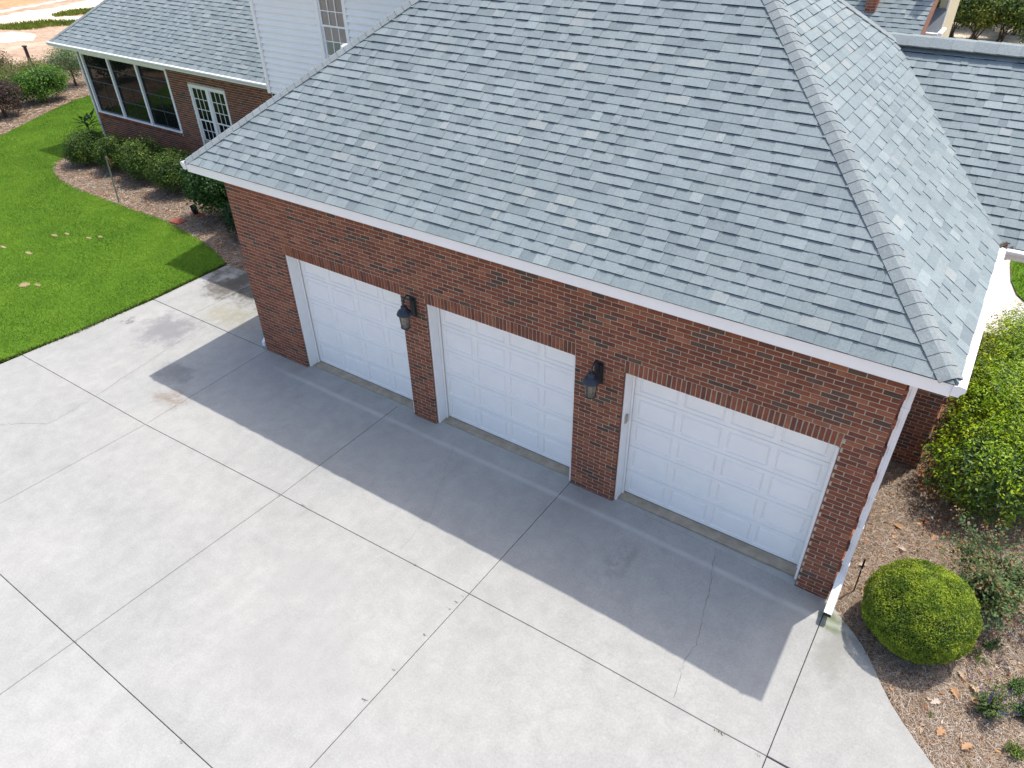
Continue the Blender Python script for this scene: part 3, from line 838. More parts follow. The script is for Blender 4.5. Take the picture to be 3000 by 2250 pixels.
# left corner downspout kicks out beside the wall foot
lx = -0.062
ds2 = downspout([(lx, 0.14, 3.80), (lx, 0.14, 0.30)], 0.082, 0.062, house)
m = MB(); m.extrude([(-0.035, -0.045), (0.035, -0.045), (0.035, 0.045), (-0.035, 0.045)], (-0.05, 0.14, 0.25), (-0.105, 0.02, 0.075), (1, 0, 0)); m.build('downspout_elbow', 'gutter', house)

# ---- shingle roofs
SH = [((0.232, 0.277, 0.289), 28), ((0.241, 0.287, 0.298), 26), ((0.254, 0.300, 0.311), 20), ((0.217, 0.261, 0.274), 16), ((0.276, 0.322, 0.329), 8), ((0.290, 0.322, 0.322), 2), ((0.258, 0.300, 0.308), 6), ((0.202, 0.244, 0.260), 7)]
CAPT = [((0.244, 0.278, 0.285), 10), ((0.233, 0.267, 0.276), 10), ((0.256, 0.288, 0.293), 8)]
EXP = 0.1437
BUTT = (0.024, 0.028, 0.040)      # asphalt edge of a shingle, blackened to draw in the course shadow lines
def tab_verts(a0, a1, a0t, a1t, s0, s1, t):
    return [(a0, s0, -0.006), (a1, s0, -0.006), (a1, s0, t), (a0, s0, t), (a1t, s1, 0.004 if t > 0.017 else 0.0005), (a0t, s1, 0.004 if t > 0.017 else 0.0005), (a1t, s1, -0.006), (a0t, s1, -0.006)]
TAB_F = [(3, 2, 4, 5), (0, 1, 2, 3), (1, 6, 4, 2), (7, 0, 3, 5)]
class Slope:
    def __init__(s, O, u, run_dir, mm, width, run, al=None, ar=None, name='roof_slope'):
        k = math.sqrt(1 + mm * mm)
        s.O = Vector(O); s.u = Vector(u); s.v = (Vector(run_dir) + Vector((0, 0, mm))) / k; s.w = s.u.cross(s.v)
        s.W = width; s.S = run * k; s.k = k
        s.al = al or (lambda q: 0.0); s.ar = ar or (lambda q: width); s.name = name
        m = MB()
        dk = -0.008
        pts = [(s.al(0), 0), (s.ar(0), 0), (s.ar(s.S), s.S), (s.al(s.S), s.S)]
        m.poly([s.P(a, b, dk) for a, b in pts])
        m.poly([s.P(a, b, dk - 0.02) for a, b in pts][::-1])
        a, b = pts[0][0], pts[1][0]
        m.quad(s.P(a, 0, dk - 0.02), s.P(b, 0, dk - 0.02), s.P(b, 0, dk), s.P(a, 0, dk))
        s.obj = m.build(name, 'dark', house)
        s.tabs = []
    def P(s, a, b, c=0.0): return s.O + s.u * a + s.v * b + s.w * c
    def fill(s, e=EXP, smin=0.0, amin=-1e9, amax=1e9):
        n = int(math.ceil(s.S / e))
        for i in range(n):
            s0 = i * e - (0.018 if i == 0 else 0); s1 = min((i + 1) * e + 0.028, s.S + 0.02)
            lo, hi = max(s.al(max(s0, 0)), amin), min(s.ar(max(s0, 0)), amax)
            lot, hit = s.al(min(s1, s.S)), s.ar(min(s1, s.S))
            a = lo - rnd.uniform(0, 0.25); up = rnd.random() < 0.5
            while a < hi:
                w = rnd.choice([0.10, 0.14, 0.17, 0.20, 0.23, 0.27, 0.31]) * rnd.uniform(0.92, 1.08)
                a0, a1 = max(a, lo), min(a + w, hi)
                if a1 - a0 > 0.004:
                    A0 = min(max(a, lot), hit); A1 = min(max(a + w, lot), hit)
                    whole = a0 == a and a1 == a + w and A0 == a and A1 == a + w
                    s.tabs.append((a0, a1, A0, A1, s0, s1, 0.0215 if up else 0.0128, whole and i > 0))
                a += w; up = not up if rnd.random() < 0.8 else up
        return s
def finish(slopes, limit=300, mats='shingle'):
    cand = []
    for s in slopes:
        for t in s.tabs:
            if t[7]:
                c = s.P((t[0] + t[1]) / 2, t[4]); cand.append((seen_size(c, s.w, t[1] - t[0]), id(t)))
    cand = [c for c in cand if True]
    cand.sort(reverse=True)
    chosen = set(c[1] for c in cand[:limit])
    vs = {}
    for k in range(14):
        for tk in (0.0215, 0.0128):
            q = rnd.uniform(0.96, 1.04); tn = tuple(v * q * (1 if tk > 0.017 else 0.97) for v in pick(SH))
            m = MB(); i = 0
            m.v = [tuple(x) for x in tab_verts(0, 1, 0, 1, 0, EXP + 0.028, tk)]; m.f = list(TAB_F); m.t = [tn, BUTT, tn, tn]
            vs.setdefault(tk, []).append(m.mesh('shingle', mats))
    for s in slopes:
        m = MB()
        for t in s.tabs:
            if id(t) in chosen:
                p = s.P(t[0], t[4]); sx = s.u * (t[1] - t[0] - 0.0014)
                mw_ = Matrix(((sx.x, s.v.x, s.w.x, p.x), (sx.y, s.v.y, s.w.y, p.y), (sx.z, s.v.z, s.w.z, p.z), (0, 0, 0, 1)))
                link('shingle', rnd.choice(vs[t[6]]), s.obj, mw_)
                continue
            q = rnd.uniform(0.96, 1.04); tn = tuple(v * q * (1 if t[6] > 0.017 else 0.97) for v in pick(SH))
            i = len(m.v)
            g = 0.0007
            for a, b, c in tab_verts(t[0] + g, t[1] - g, t[2] + g if t[2] < t[3] else t[2], t[3] - g if t[2] < t[3] else t[3], t[4], t[5], t[6] + rnd.uniform(-0.001, 0.0015)):
                m.v.append(tuple(s.P(a, b, c)))
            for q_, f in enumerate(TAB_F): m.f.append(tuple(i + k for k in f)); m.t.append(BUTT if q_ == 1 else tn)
        if m.v: stuff(m.build('shingle_field', mats, s.obj))
K1 = math.sqrt(1 + M1 * M1)
WF = L + 2 * OV; WS = YB + OV; RUN = WS / 2
front = Slope((-OV, -OV, HE), (1, 0, 0), (0, 1, 0), M1, WF, RUN, lambda q: q / K1, lambda q: WF - q / K1).fill()
right = Slope((L + OV, -OV, HE), (0, 1, 0), (-1, 0, 0), M1, WS, RUN, lambda q: q / K1, lambda q: WS - q / K1).fill()
left = Slope((-OV, YB, HE), (0, -1, 0), (1, 0, 0), M1, WS, RUN, lambda q: q / K1, lambda q: WS - q / K1).fill()
back = Slope((L + OV, YB, HE), (-1, 0, 0), (0, -1, 0), M1, WF, RUN, lambda q: q / K1, lambda q: WF - q / K1).fill()
gab_f = Slope((8.7, 3.30, 3.95), (1, 0, 0), (0, 1, 0), 0.67, 3.45, 2.70).fill()
gab_b = Slope((12.15, 8.70, 3.95), (-1, 0, 0), (0, -1, 0), 0.67, 3.45, 2.70).fill()
K2 = 1.25
wing = Slope((-15.95, 5.60, 3.33), (1, 0, 0), (0, 1, 0), 0.75, 12.45, 5.7, lambda q: q / K2, lambda q: 12.45).fill()
wing_l = Slope((-15.95, 17.0, 3.33), (0, -1, 0), (1, 0, 0), 0.75, 11.4, 5.7, lambda q: q / K2, lambda q: 11.4 - q / K2).fill()
main = Slope((2.0, 13.0, 3.61), (1, 0, 0), (0, 1, 0), 0.757, 6.75, 6.0).fill()
upper = Slope((-3.97, 3.75, 6.50), (1, 0, 0), (0, 1, 0), 0.75, 5.6, 4.2).fill(0.25)
upper_b = Slope((1.63, 12.15, 6.50), (-1, 0, 0), (0, -1, 0), 0.75, 5.6, 4.2).fill(0.25)
finish([front, right, left, back, gab_f, gab_b, wing, wing_l, main, upper, upper_b])

def caps(p0, p1, n1, n2, halfw, e, parent, name='hip_cap', lift=0.022, tk=0.006, tints=CAPT, start=0.0):
    """overlapping folded caps from p0 (low end) to p1; n1, n2 are the two slope normals (left, right of the line)"""
    p0 = Vector(p0); p1 = Vector(p1); d = (p1 - p0).normalized(); n1 = Vector(n1).normalized(); n2 = Vector(n2).normalized()
    q1 = n1.cross(d); q2 = d.cross(n2)
    up = (n1 + n2).normalized()
    if q1.dot(n2 - n1) > 0: q1 = -q1
    if q2.dot(n1 - n2) > 0: q2 = -q2
    Ltot = (p1 - p0).length; k = int(Ltot / e)
    def section(c, h):
        return [c + q1 * halfw + n1 * h, c + q1 * halfw * 0.35 + n1 * (h + 0.004), c + q1 * 0.02 + n1 * (h + 0.003) + up * 0.002, c + q2 * 0.02 + n2 * (h + 0.003) + up * 0.002, c + q2 * halfw * 0.35 + n2 * (h + 0.004), c + q2 * halfw + n2 * h]
    variants = []
    for z in range(10):
        qq = rnd.uniform(0.96, 1.04); t = tuple(v * qq for v in pick(tints))
        m = MB(); A = section(Vector((0, 0, 0)), lift + tk); B = section(d * (e + 0.035), lift - tk * 0.3); A2 = section(Vector((0, 0, 0)), lift - 0.014)
        B2 = section(d * (e + 0.035), lift - 0.022)
        i = 0
        m.v = [tuple(x) for x in A + B + A2 + B2]
        for j in range(5):
            m.f.append((j, j + 1, 7 + j, 6 + j)); m.t.append(t)
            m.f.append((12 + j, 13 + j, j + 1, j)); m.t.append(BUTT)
        m.f.append((12, 0, 6, 18)); m.t.append(t); m.f.append((5, 17, 23, 11)); m.t.append(t)
        variants.append(m.mesh(name, 'cap'))
    for i in range(k + 1):
        o = link(name, rnd.choice(variants), parent)
        o.location = p0 + d * (i * e + start)
apexR = (L + OV - RUN, -OV + RUN, HE + M1 * RUN); apexL = (-OV + RUN, -OV + RUN, HE + M1 * RUN)
caps((L + OV, -OV, HE), apexR, front.w, right.w, 0.14, 0.146, front.obj, start=0.05)
caps((-OV, -OV, HE), apexL, left.w, front.w, 0.14, 0.146, front.obj, start=0.05)
caps((L + OV, YB, HE), apexR, right.w, back.w, 0.14, 0.146, back.obj)
caps((9.0, 6.0, 5.759), (12.2, 6.0, 5.759), gab_b.w, gab_f.w, 0.20, 0.30, gab_f.obj, name='ridge_cap', lift=0.10, tk=0.006)
caps((-15.95, 5.6, 3.33), (-15.95 + 5.7, 11.3, 3.33 + 0.75 * 5.7), wing_l.w, wing.w, 0.14, 0.146, wing.obj)
caps((apexL[0], apexL[1], apexL[2]), (apexR[0], apexR[1], apexR[2]), back.w, front.w, 0.14, 0.146, front.obj, name='ridge_cap')
# rake board and gutter of the rear gable
m = MB()
m.extrude([(0, -0.20), (0.02, -0.20), (0.02, -0.035), (0, -0.035)], (12.11, 3.28, 3.95), (12.11, 6.0, 5.76), (1, 0, 0)); m.extrude([(0, -0.20), (0.02, -0.20), (0.02, -0.035), (0, -0.035)], (12.11, 6.0, 5.76), (12.11, 8.7, 3.95), (1, 0, 0))
m.build('rake_board', 'white', house)
gutter((L + OV + 0.10, 3.29, 3.945), (12.12, 3.29, 3.945), (0, -1, 0))
m = MB(); m.box(L + OV + 0.05, 12.10, 3.30, 3.32, 3.78, 3.93); m.build('fascia', 'white', house)
m = MB(); m.box(L + OV - 0.03, 12.10, 3.322, 3.45, 3.785, 3.80); m.build('soffit', 'soffit', house)
# valley debris
lm = MB()
for k in range(26):
    c = Vector((11.72 + rnd.gauss(0, 0.05), 3.27 + rnd.gauss(0, 0.05), 3.965 + rnd.uniform(0, 0.03))); a = rnd.uniform(0, 6.3); l = rnd.uniform(0.02, 0.05)
    dd = Vector((math.cos(a), math.sin(a), rnd.uniform(-.3, .3))) * l; ee = Vector((-math.sin(a), math.cos(a), 0.2)) * l * 0.4
    lm.quad(c - dd, c + ee, c + dd, c - ee, (0.10 * rnd.uniform(.6, 1.4), 0.06, 0.035))
valley_bits = stuff(lm.build('valley_litter', 'dryleaf')); valley_bits['label'] = 'dry leaf litter caught where the two gutters meet'; valley_bits['category'] = 'leaf litter'

# ---- left wing with screened porch
YW = 6.0; WX0, WX1 = -15.2, -3.48
PX = (-15.05, -10.48, 1.10, 3.02); DW = (-9.5, -7.83, 0.66, 2.72)
m = MB()
m.box(WX0, WX1, YW + MR, YW + 0.2, -0.1, PX[2] - 0.04); 
m.box(WX0 + 0.02, PX[0], YW + MR, YW + 0.2, PX[2] - 0.04, 3.25); m.box(PX[1], DW[0], YW + MR, YW + 0.2, PX[2] - 0.04, 3.25); m.box(DW[1], WX1, YW + MR, YW + 0.2, PX[2] - 0.04, 3.25)
m.box(PX[0], PX[1], YW + MR, YW + 0.2, PX[3], 3.25); m.box(DW[0], DW[1], YW + MR, YW + 0.2, DW[3], 3.25)
ww = m.build('wall', 'mortar', house)
b = MB()
def wing_iv(r, z):
    iv = [(WX0, WX1)]
    def cut(iv, a, b_):
        out = []
        for p, q in iv:
            if a > p: out.append((p, min(q, a)))
            if b_ < q: out.append((max(p, b_), q))
        return [(p, q) for p, q in out if q - p > 0.05]
    if z + ROW > PX[2] - 0.06 and z < PX[3]: iv = cut(iv, PX[0] - 0.02, PX[1] + 0.02)
    if z + ROW > DW[2] and z < DW[3]: iv = cut(iv, DW[0] - 0.01, DW[1] + 0.01)
    return iv
for (a, z, ln, ht, _) in courses(wing_iv, -0.1, 48):
    add_brick(b, (a, YW, z), (1, 0), (0, -1), ln, ht, 0, tuple(v * 0.86 for v in brick_tint()))
stuff(b.build('brickwork', 'brick', ww))
b = MB()
n = int((PX[1] - PX[0]) / ROW)
for i in range(n):
    add_brick(b, (PX[0] + (i + 0.5) * ROW, YW - 0.012, PX[2] - 0.045), (1, 0), (0, -1), ROW - JT, 0.085, 0.03, tuple(v * 1.05 for v in brick_tint()))
stuff(b.build('brick_sill', 'brick', ww))
m = MB(); m.box(WX0 + 0.2, WX0, YW + 0.2, 14, -0.1, 3.25); m.box(WX0, WX0 + 0.2, YW + 0.2, 14, -0.1, 3.25); m.build('wall', 'mortar', house)
sc = MB()
sc.cbox(PX[0] - 0.03, PX[1] + 0.03, YW - 0.02, YW + 0.06, PX[3] - 0.05, PX[3] + 0.02, 0.004)
sc.cbox(PX[0] - 0.03, PX[1] + 0.03, YW - 0.035, YW + 0.07, PX[2] - 0.005, PX[2] + 0.03, 0.004)
for x in (PX[0] + 0.0, -13.55, -12.02, PX[1] - 0.0): sc.cbox(x - 0.045, x + 0.045, YW - 0.02, YW + 0.06, PX[2] + 0.03, PX[3] - 0.05, 0.004)
porch = sc.build('screen_frame', 'white', house)
for xa, xb in ((PX[0] + 0.045, -13.595), (-13.505, -12.065), (-11.975, PX[1] - 0.045)):
    fr = MB(); za, zb2 = PX[2] + 0.03, PX[3] - 0.05
    fr.box(xa, xa + 0.035, YW + 0.045, YW + 0.075, za, zb2); fr.box(xb - 0.035, xb, YW + 0.045, YW + 0.075, za, zb2)
    for zz, w_ in ((za, 0.05), (za + 0.50, 0.035), (za + 0.98, 0.035), (za + 1.46, 0.035), (zb2 - 0.03, 0.03)): fr.box(xa + 0.035, xb - 0.035, YW + 0.047, YW + 0.073, zz, zz + w_)
    xm = (xa + xb) / 2; fr.box(xm - 0.009, xm + 0.009, YW + 0.05, YW + 0.07, za + 0.05, za + 0.98)
    s_ = fr.build('sash', 'darkframe', porch)
    for k in range(4):
        z0_ = za + 0.49 * k; g = MB(); tilt = rnd.uniform(-0.004, 0.004)
        g.quad((xa + 0.03, YW + 0.062 + tilt, z0_ + 0.02), (xb - 0.03, YW + 0.062 - tilt, z0_ + 0.02), (xb - 0.03, YW + 0.062 - tilt, min(z0_ + 0.50, zb2)), (xa + 0.03, YW + 0.062 + tilt, min(z0_ + 0.50, zb2)))
        g.build('pane', 'glass_dark', s_)
def sash_window(name, x0, x1, z0, z1, y, cols, rows_up, rows_dn, mid, parent, glass, trim=0.07):
    f = MB(); 
    f.cbox(x0, x0 + trim, y - 0.03, y + 0.06, z0, z1, 0.003); f.cbox(x1 - trim, x1, y - 0.03, y + 0.06, z0, z1, 0.003)
    f.cbox(x0 + trim, x1 - trim, y - 0.028, y + 0.058, z1 - trim, z1, 0.003); f.cbox(x0 + trim, x1 - trim, y - 0.05, y + 0.058, z0, z0 + trim, 0.003)
    w_ = f.build(name, 'white', parent)
    for za, zb2, rows, yo in ((mid, z1 - trim, rows_up, 0.0), (z0 + trim, mid + 0.035, rows_dn, 0.022)):
        s_ = MB(); xa, xb = x0 + trim, x1 - trim; e = 0.035
        s_.box(xa, xa + e, y + yo, y + yo + 0.03, za, zb2); s_.box(xb - e, xb, y + yo, y + yo + 0.03, za, zb2)
        s_.box(xa + e, xb - e, y + yo + 0.001, y + yo + 0.029, za, za + e); s_.box(xa + e, xb - e, y + yo + 0.001, y + yo + 0.029, zb2 - e, zb2)
        gx = (xb - xa - 2 * e) / cols; gz = (zb2 - za - 2 * e) / rows
        for k in range(1, cols): s_.box(xa + e + k * gx - 0.009, xa + e + k * gx + 0.009, y + yo + 0.004, y + yo + 0.026, za + e, zb2 - e)
        for k in range(1, rows):
            for c in range(cols): s_.box(xa + e + c * gx + (0.009 if c else 0), xa + e + (c + 1) * gx - (0.009 if c < cols - 1 else 0), y + yo + 0.005, y + yo + 0.025, za + e + k * gz - 0.009, za + e + k * gz + 0.009)
        so = s_.build('sash', 'white', w_)
        for c in range(cols):
            for r in range(rows):
                g = MB(); a0 = xa + e + c * gx + 0.006; a1 = xa + e + (c + 1) * gx - 0.006; b0 = za + e + r * gz + 0.006; b1 = za + e + (r + 1) * gz - 0.006; q = rnd.uniform(-0.0015, 0.0015)
                g.quad((a0, y + yo + 0.015 + q, b0), (a1, y + yo + 0.015 - q, b0), (a1, y + yo + 0.015 - q, b1), (a0, y + yo + 0.015 + q, b1)); g.build('pane', glass, so)
    return w_
dwm = (DW[0] + DW[1]) / 2
sash_window('window', DW[0], dwm, DW[2], DW[3], YW + 0.02, 3, 3, 3, 1.67, house, 'glass_dark')
sash_window('window', dwm, DW[1], DW[2], DW[3], YW + 0.02, 3, 3, 3, 1.67, house, 'glass_dark')
# corner downspout, fascia, soffit and gutter of the wing
m = MB(); m.cbox(WX0 - 0.07, WX0 - 0.005, YW - 0.03, YW + 0.05, -0.05, 3.2, 0.006); m.build('downspout', 'gutter', house)
m = MB(); m.box(-15.93, -3.5, 5.615, 5.64, 3.17, 3.315); m.build('fascia', 'white', house)
m = MB(); m.box(-15.9, -3.5, 5.642, YW + 0.02, 3.175, 3.19); m.box(-15.9, WX0, YW + 0.022, 16.9, 3.175, 3.19); m.build('soffit', 'soffit', house)
gutter((-15.99, 5.612, 3.325), (-3.5, 5.612, 3.325), (0, -1, 0))

# ---- white sided upper storey
SX0, SX1, SY, SZ0, SZ1 = -3.48, 2.2, 4.15, 3.714, 6.45
m = MB(); m.box(SX0 + 0.02, SX1, SY + 0.03, 9.0, 3.0, SZ1); m.box(SX0 + 0.02, 0.2, SY + 0.04, 9.0, -0.1, 3.0); us = m.build('upper_wall', 'soffit', house)
b = MB()
for (a, z, ln, ht, _) in courses(lambda r, zz: [(SX0, -0.02)], -0.1, int(3.80 / ROW)):
    add_brick(b, (a, SY + 0.03, z), (1, 0), (0, -1), ln, ht, 0.0, tuple(v * 0.9 for v in brick_tint()))
stuff(b.build('brickwork', 'brick', us))
UW = (-1.46, -0.58, 4.32, 6.25)
LAP = 0.1335
lapm = MB(); lapm.hexa([(0, -0.036, 0), (1, -0.036, 0), (1, 0.036, 0), (0, 0.036, 0), (0, 0.026, LAP + 0.004), (1, 0.026, LAP + 0.004), (1, 0.036, LAP + 0.004), (0, 0.036, LAP + 0.004)])
lap = lapm.mesh('siding_board', 'white')
k = 0
z = SZ0
while z < SZ1 - 0.05:
    segs = [(SX0 + 0.09, SX1)] if (z + LAP < UW[2] or z > UW[3]) else [(SX0 + 0.09, UW[0] + 0.01), (UW[1] - 0.01, SX1)]
    for a, b_ in segs:
        o = link('siding_board', lap, us); o.location = (a, SY - 0.008, z); o.scale = (b_ - a, 1, 1)
    z += LAP
m = MB(); m.cbox(SX0 - 0.012, SX0 + 0.088, SY - 0.055, SY + 0.03, SZ0 - 0.03, SZ1, 0.004); m.cbox(SX0 - 0.012, SX0 + 0.018, SY + 0.032, SY + 0.12, SZ0 - 0.03, SZ1, 0.004); m.build('corner_board', 'white', us)
m = MB(); m.box(SX0 + 0.09, SX1, SY - 0.014, SY + 0.03, SZ0 - 0.03, SZ0 - 0.002); m.build('starter_strip', 'white', us)
uw = sash_window('window', UW[0], UW[1], UW[2], UW[3], SY - 0.01, 3, 3, 3, 5.30, house, 'glass', 0.085)
bl = MB()
zz = UW[2] + 0.1
while zz < UW[3] - 0.09:
    bl.hexa([(UW[0] + 0.1, SY + 0.052, zz), (UW[1] - 0.1, SY + 0.052, zz), (UW[1] - 0.1, SY + 0.056, zz), (UW[0] + 0.1, SY + 0.056, zz), (UW[0] + 0.1, SY + 0.066, zz + 0.038), (UW[1] - 0.1, SY + 0.066, zz + 0.038), (UW[1] - 0.1, SY + 0.07, zz + 0.038), (UW[0] + 0.1, SY + 0.07, zz + 0.038)]); zz += 0.05
bl.build('blind', 'blind', uw)
m = MB(); m.box(UW[0] + 0.05, UW[1] - 0.05, SY + 0.085, SY + 0.09, UW[2] + 0.05, UW[3] - 0.05); m.build('dark_backing', 'dark', uw)
m = MB(); m.box(-3.95, 1.6, 3.76, 3.785, 6.32, 6.48); m.box(-3.95, 1.6, 3.787, SY + 0.05, 6.42, 6.44); m.build('fascia', 'white', house)
# white dome vent on the hidden left slope
m = MB(); m.lathe([(0.04, -0.35), (0.04, -0.02), (0.10, -0.02), (0.10, 0.0), (0.085, 0.035), (0.05, 0.055), (0.0, 0.06)], (1.62, 1.86, 5.60), 18); m.build('roof_vent', 'gutter', house, True)

# ---- rear of the main house beyond the gable ridge
m = MB(); m.box(2.2, 8.45, 13.4, 19, 0, 3.7); m.build('rear_wall', 'mortar', house)
m = MB(); m.extrude([(0, -0.16), (0.10, -0.16), (0.10, 0.0), (0, 0.0)], (8.73, 13.0, 3.60), (8.73, 19.0, 3.60 + 6 * 0.757), (1, 0, 0)); m.build('rake_board', plain('brown_flashing', (0.20, 0.085, 0.05), 0.7, 0.2, 5), house)
m = MB(); m.box(7.27, 7.52, 14.45, 15.1, 4.3, 6.6); ch = m.build('chimney', 'mortar', house)
b = MB()
for (a, z, ln, ht, _) in courses(lambda r, zz: [(7.27, 7.52)], 4.4, 31): add_brick(b, (a, 14.44, z), (1, 0), (0, -1), ln, ht, 0, tuple(v * 1.5 for v in brick_tint()))
for (a, z, ln, ht, _) in courses(lambda r, zz: [(14.45, 15.1)], 4.4, 31): add_brick(b, (7.53, a, z), (0, 1), (1, 0), ln, ht, 0, tuple(v * 1.5 for v in brick_tint()))
stuff(b.build('brickwork', 'brick', ch))
# cream sided bay with its own little roof and gutter
m = MB(); m.box(8.84, 9.02, 15.5, 18, 0, 7.5); cb = m.build('cream_wall', 'cream', house)
m = MB(); z = 4.3
while z < 7.4: m.hexa([(8.83, 15.482, z), (9.0, 15.482, z), (9.0, 15.5, z), (8.83, 15.5, z), (8.83, 15.493, z + .13), (9.0, 15.493, z + .13), (9.0, 15.5, z + .13), (8.83, 15.5, z + .13)]); z += 0.128
m.build('siding', 'cream', cb)
m = MB(); m.cbox(9.0, 9.045, 15.46, 15.52, 4.4, 7.5, 0.004); m.build('corner_board', 'white', cb)
m = MB(); m.hexa([(8.74, 14.75, 4.30), (9.02, 14.75, 4.30), (9.02, 15.5, 4.34), (8.74, 15.5, 4.34), (8.74, 14.75, 4.33), (9.02, 14.75, 4.33), (9.02, 15.48, 4.78), (8.74, 15.48, 4.78)], (0.16, 0.18, 0.20)); m.build('bay_roof', 'shingle', house)
gutter((8.72, 14.75, 4.34), (9.06, 14.75, 4.34), (0, -1, 0)); gutter((9.03, 14.72, 4.34), (9.03, 15.5, 4.34), (1, 0, 0))
m = MB(); m.box(8.74, 9.0, 14.8, 15.4, 3.6, 4.29); m.build('bay_wall', 'cream', house)

# ------------------------------------------------------------------ lanterns and keypad
def lantern(x, label):
    t = thing('wall_lantern', label, 'lantern', (x, 0, 2.33), 0, 'lanterns between the garage doors')
    t.scale = (1.22, 1.22, 1.22)
    m = MB(); m.cbox(-0.058, 0.058, -0.016, -0.0005, -0.15, 0.15, 0.008); m.cbox(-0.042, 0.042, -0.034, -0.016, -0.125, 0.125, 0.008); m.build('backplate', 'black', t)
    m = MB(); P = []
    for k in range(15):
        a = math.pi * (k / 14); P.append((0, -0.115 + 0.078 * math.cos(a), 0.115 + 0.105 * math.sin(a)))
    P = [(0, -0.03, 0.07), (0, -0.036, 0.10)] + P[0:] + [(0, -0.193, 0.10)]
    m.tube(P, 0.0085, 8); m.build('arm', 'black', t, True)
    cy = -0.19
    m = MB(); m.lathe([(0.0, 0.145), (0.009, 0.14), (0.011, 0.128), (0.006, 0.118), (0.012, 0.108), (0.030, 0.104), (0.040, 0.098), (0.040, 0.066), (0.046, 0.060), (0.066, 0.048), (0.088, 0.022), (0.100, -0.004), (0.103, -0.012), (0.100, -0.018), (0.0, -0.016)], (0, cy, 0.0), 28); m.build('cap', 'lampcap', t, True)
    m = MB(); m.lathe([(0.080, -0.020), (0.0615, -0.205)], (0, cy, 0), 24); m.build('glass', 'lampglass', t, True)
    m = MB(); m.lathe([(0.0, 0.0), (0.014, 0.0), (0.014, 0.07), (0.022, 0.09), (0.020, 0.12), (0.0, 0.13)], (0, cy, -0.19), 12); m.build('bulb', 'blind', t, True)
    m = MB(); m.lathe([(0.0, -0.206), (0.066, -0.204), (0.068, -0.214), (0.060, -0.222), (0.0, -0.224)], (0, cy, 0), 24); m.build('base_ring', 'black', t, True)
    for k in range(4):
        a = math.pi / 4 + k * math.pi / 2 + 0.65; c, s_ = math.cos(a), math.sin(a)
        m = MB(); m.tube([(0.083 * c, cy + 0.083 * s_, -0.015), (0.065 * c, cy + 0.065 * s_, -0.21)], 0.005, 6); m.build('cage_bar', 'black', t)
    return t
lantern(4.236, 'black wall lantern between the left and the middle garage door')
lantern(7.615, 'black wall lantern between the middle and the right garage door')
kp = thing('keypad', 'small beige keypad on the left jamb of the right garage door', 'keypad', (DOORS[2][0] + 0.034, 0.115, 1.60))
m = MB(); m.cbox(0.0, 0.022, -0.034, 0.034, -0.085, 0.075, 0.008); m.build('case', 'keypad', kp)
m = MB(); m.cbox(0.0225, 0.030, -0.030, 0.030, -0.060, 0.070, 0.006); m.build('cover', 'keycover', kp)

# ------------------------------------------------------------------ vegetation
def unit(n):
    v = rng.normal(size=(n, 3)); return v / np.linalg.norm(v, axis=1, keepdims=True)
def leaf_quads(c, nrm, size, aspect=0.5, droop=0.0):
    """rhombic leaves centred at c, facing nrm"""
    n = len(c)
    nrm = nrm / np.linalg.norm(nrm, axis=1, keepdims=True)
    a = np.cross(nrm, unit(n)); a /= np.linalg.norm(a, axis=1, keepdims=True) + 1e-9
    b = np.cross(nrm, a)
    s = np.asarray(size).reshape(-1, 1) * np.ones((n, 1))
    tip = c + a * s * 0.5 - nrm * s * droop; tail = c - a * s * 0.5
    l = c + b * s * aspect * 0.5 + nrm * s * 0.10; r = c - b * s * aspect * 0.5 + nrm * s * 0.10
    return np.stack([tail, r, tip, l], 1)
def jitter_tint(base, n, amt=0.18):
    k = rng.uniform(1 - amt, 1 + amt, (n, 1)); h = rng.normal(0, 0.05, (n, 3))
    return np.clip(base * k * (1 + h), 0.003, 1)
def pal(palette, n):
    c = np.array([p[0] for p in palette]); w = np.array([p[1] for p in palette], float)
    return c[rng.choice(len(c), n, p=w / w.sum())]
def crown(lobes, clumps, per, leaf, palette, spread=0.10, aspect=0.5, up=0.35, zmin=0.03, shell=(0.72, 1.0), outward=0.8, inner=0.25, flip=-0.35):
    """leaf-sized faces in clumps through the volume of several ellipsoid lobes ((cx, cy, cz), (rx, ry, rz))"""
    wts = np.array([l[1][0] * l[1][1] + l[1][0] * l[1][2] for l in lobes]); wts = wts / wts.sum()
    li = rng.choice(len(lobes), clumps, p=wts)
    C = np.array([l[0] for l in lobes])[li]; Rr = np.array([l[1] for l in lobes])[li]
    d = unit(clumps); d[:, 2] = np.where(d[:, 2] < flip, -d[:, 2], d[:, 2])
    rad = rng.uniform(shell[0], shell[1], (clumps, 1))
    ins = rng.random(clumps) < inner
    rad[ins] = rng.uniform(0.25, shell[0], (ins.sum(), 1))
    cc = C + d * Rr * rad
    base = pal(palette, clumps) * rng.uniform(0.85, 1.15, (clumps, 1))
    idx = np.repeat(np.arange(clumps), per)
    n = len(idx)
    p = cc[idx] + rng.normal(0, spread, (n, 3)) * np.array([1, 1, 0.8])
    nr = d[idx] * outward + unit(n) * 0.75 + np.array([0, 0, up])
    keep = p[:, 2] > zmin
    p, nr, idx = p[keep], nr[keep], idx[keep]
    s = leaf * rng.uniform(0.65, 1.25, len(p))
    return leaf_quads(p, nr, s, aspect), jitter_tint(base[idx], len(p))
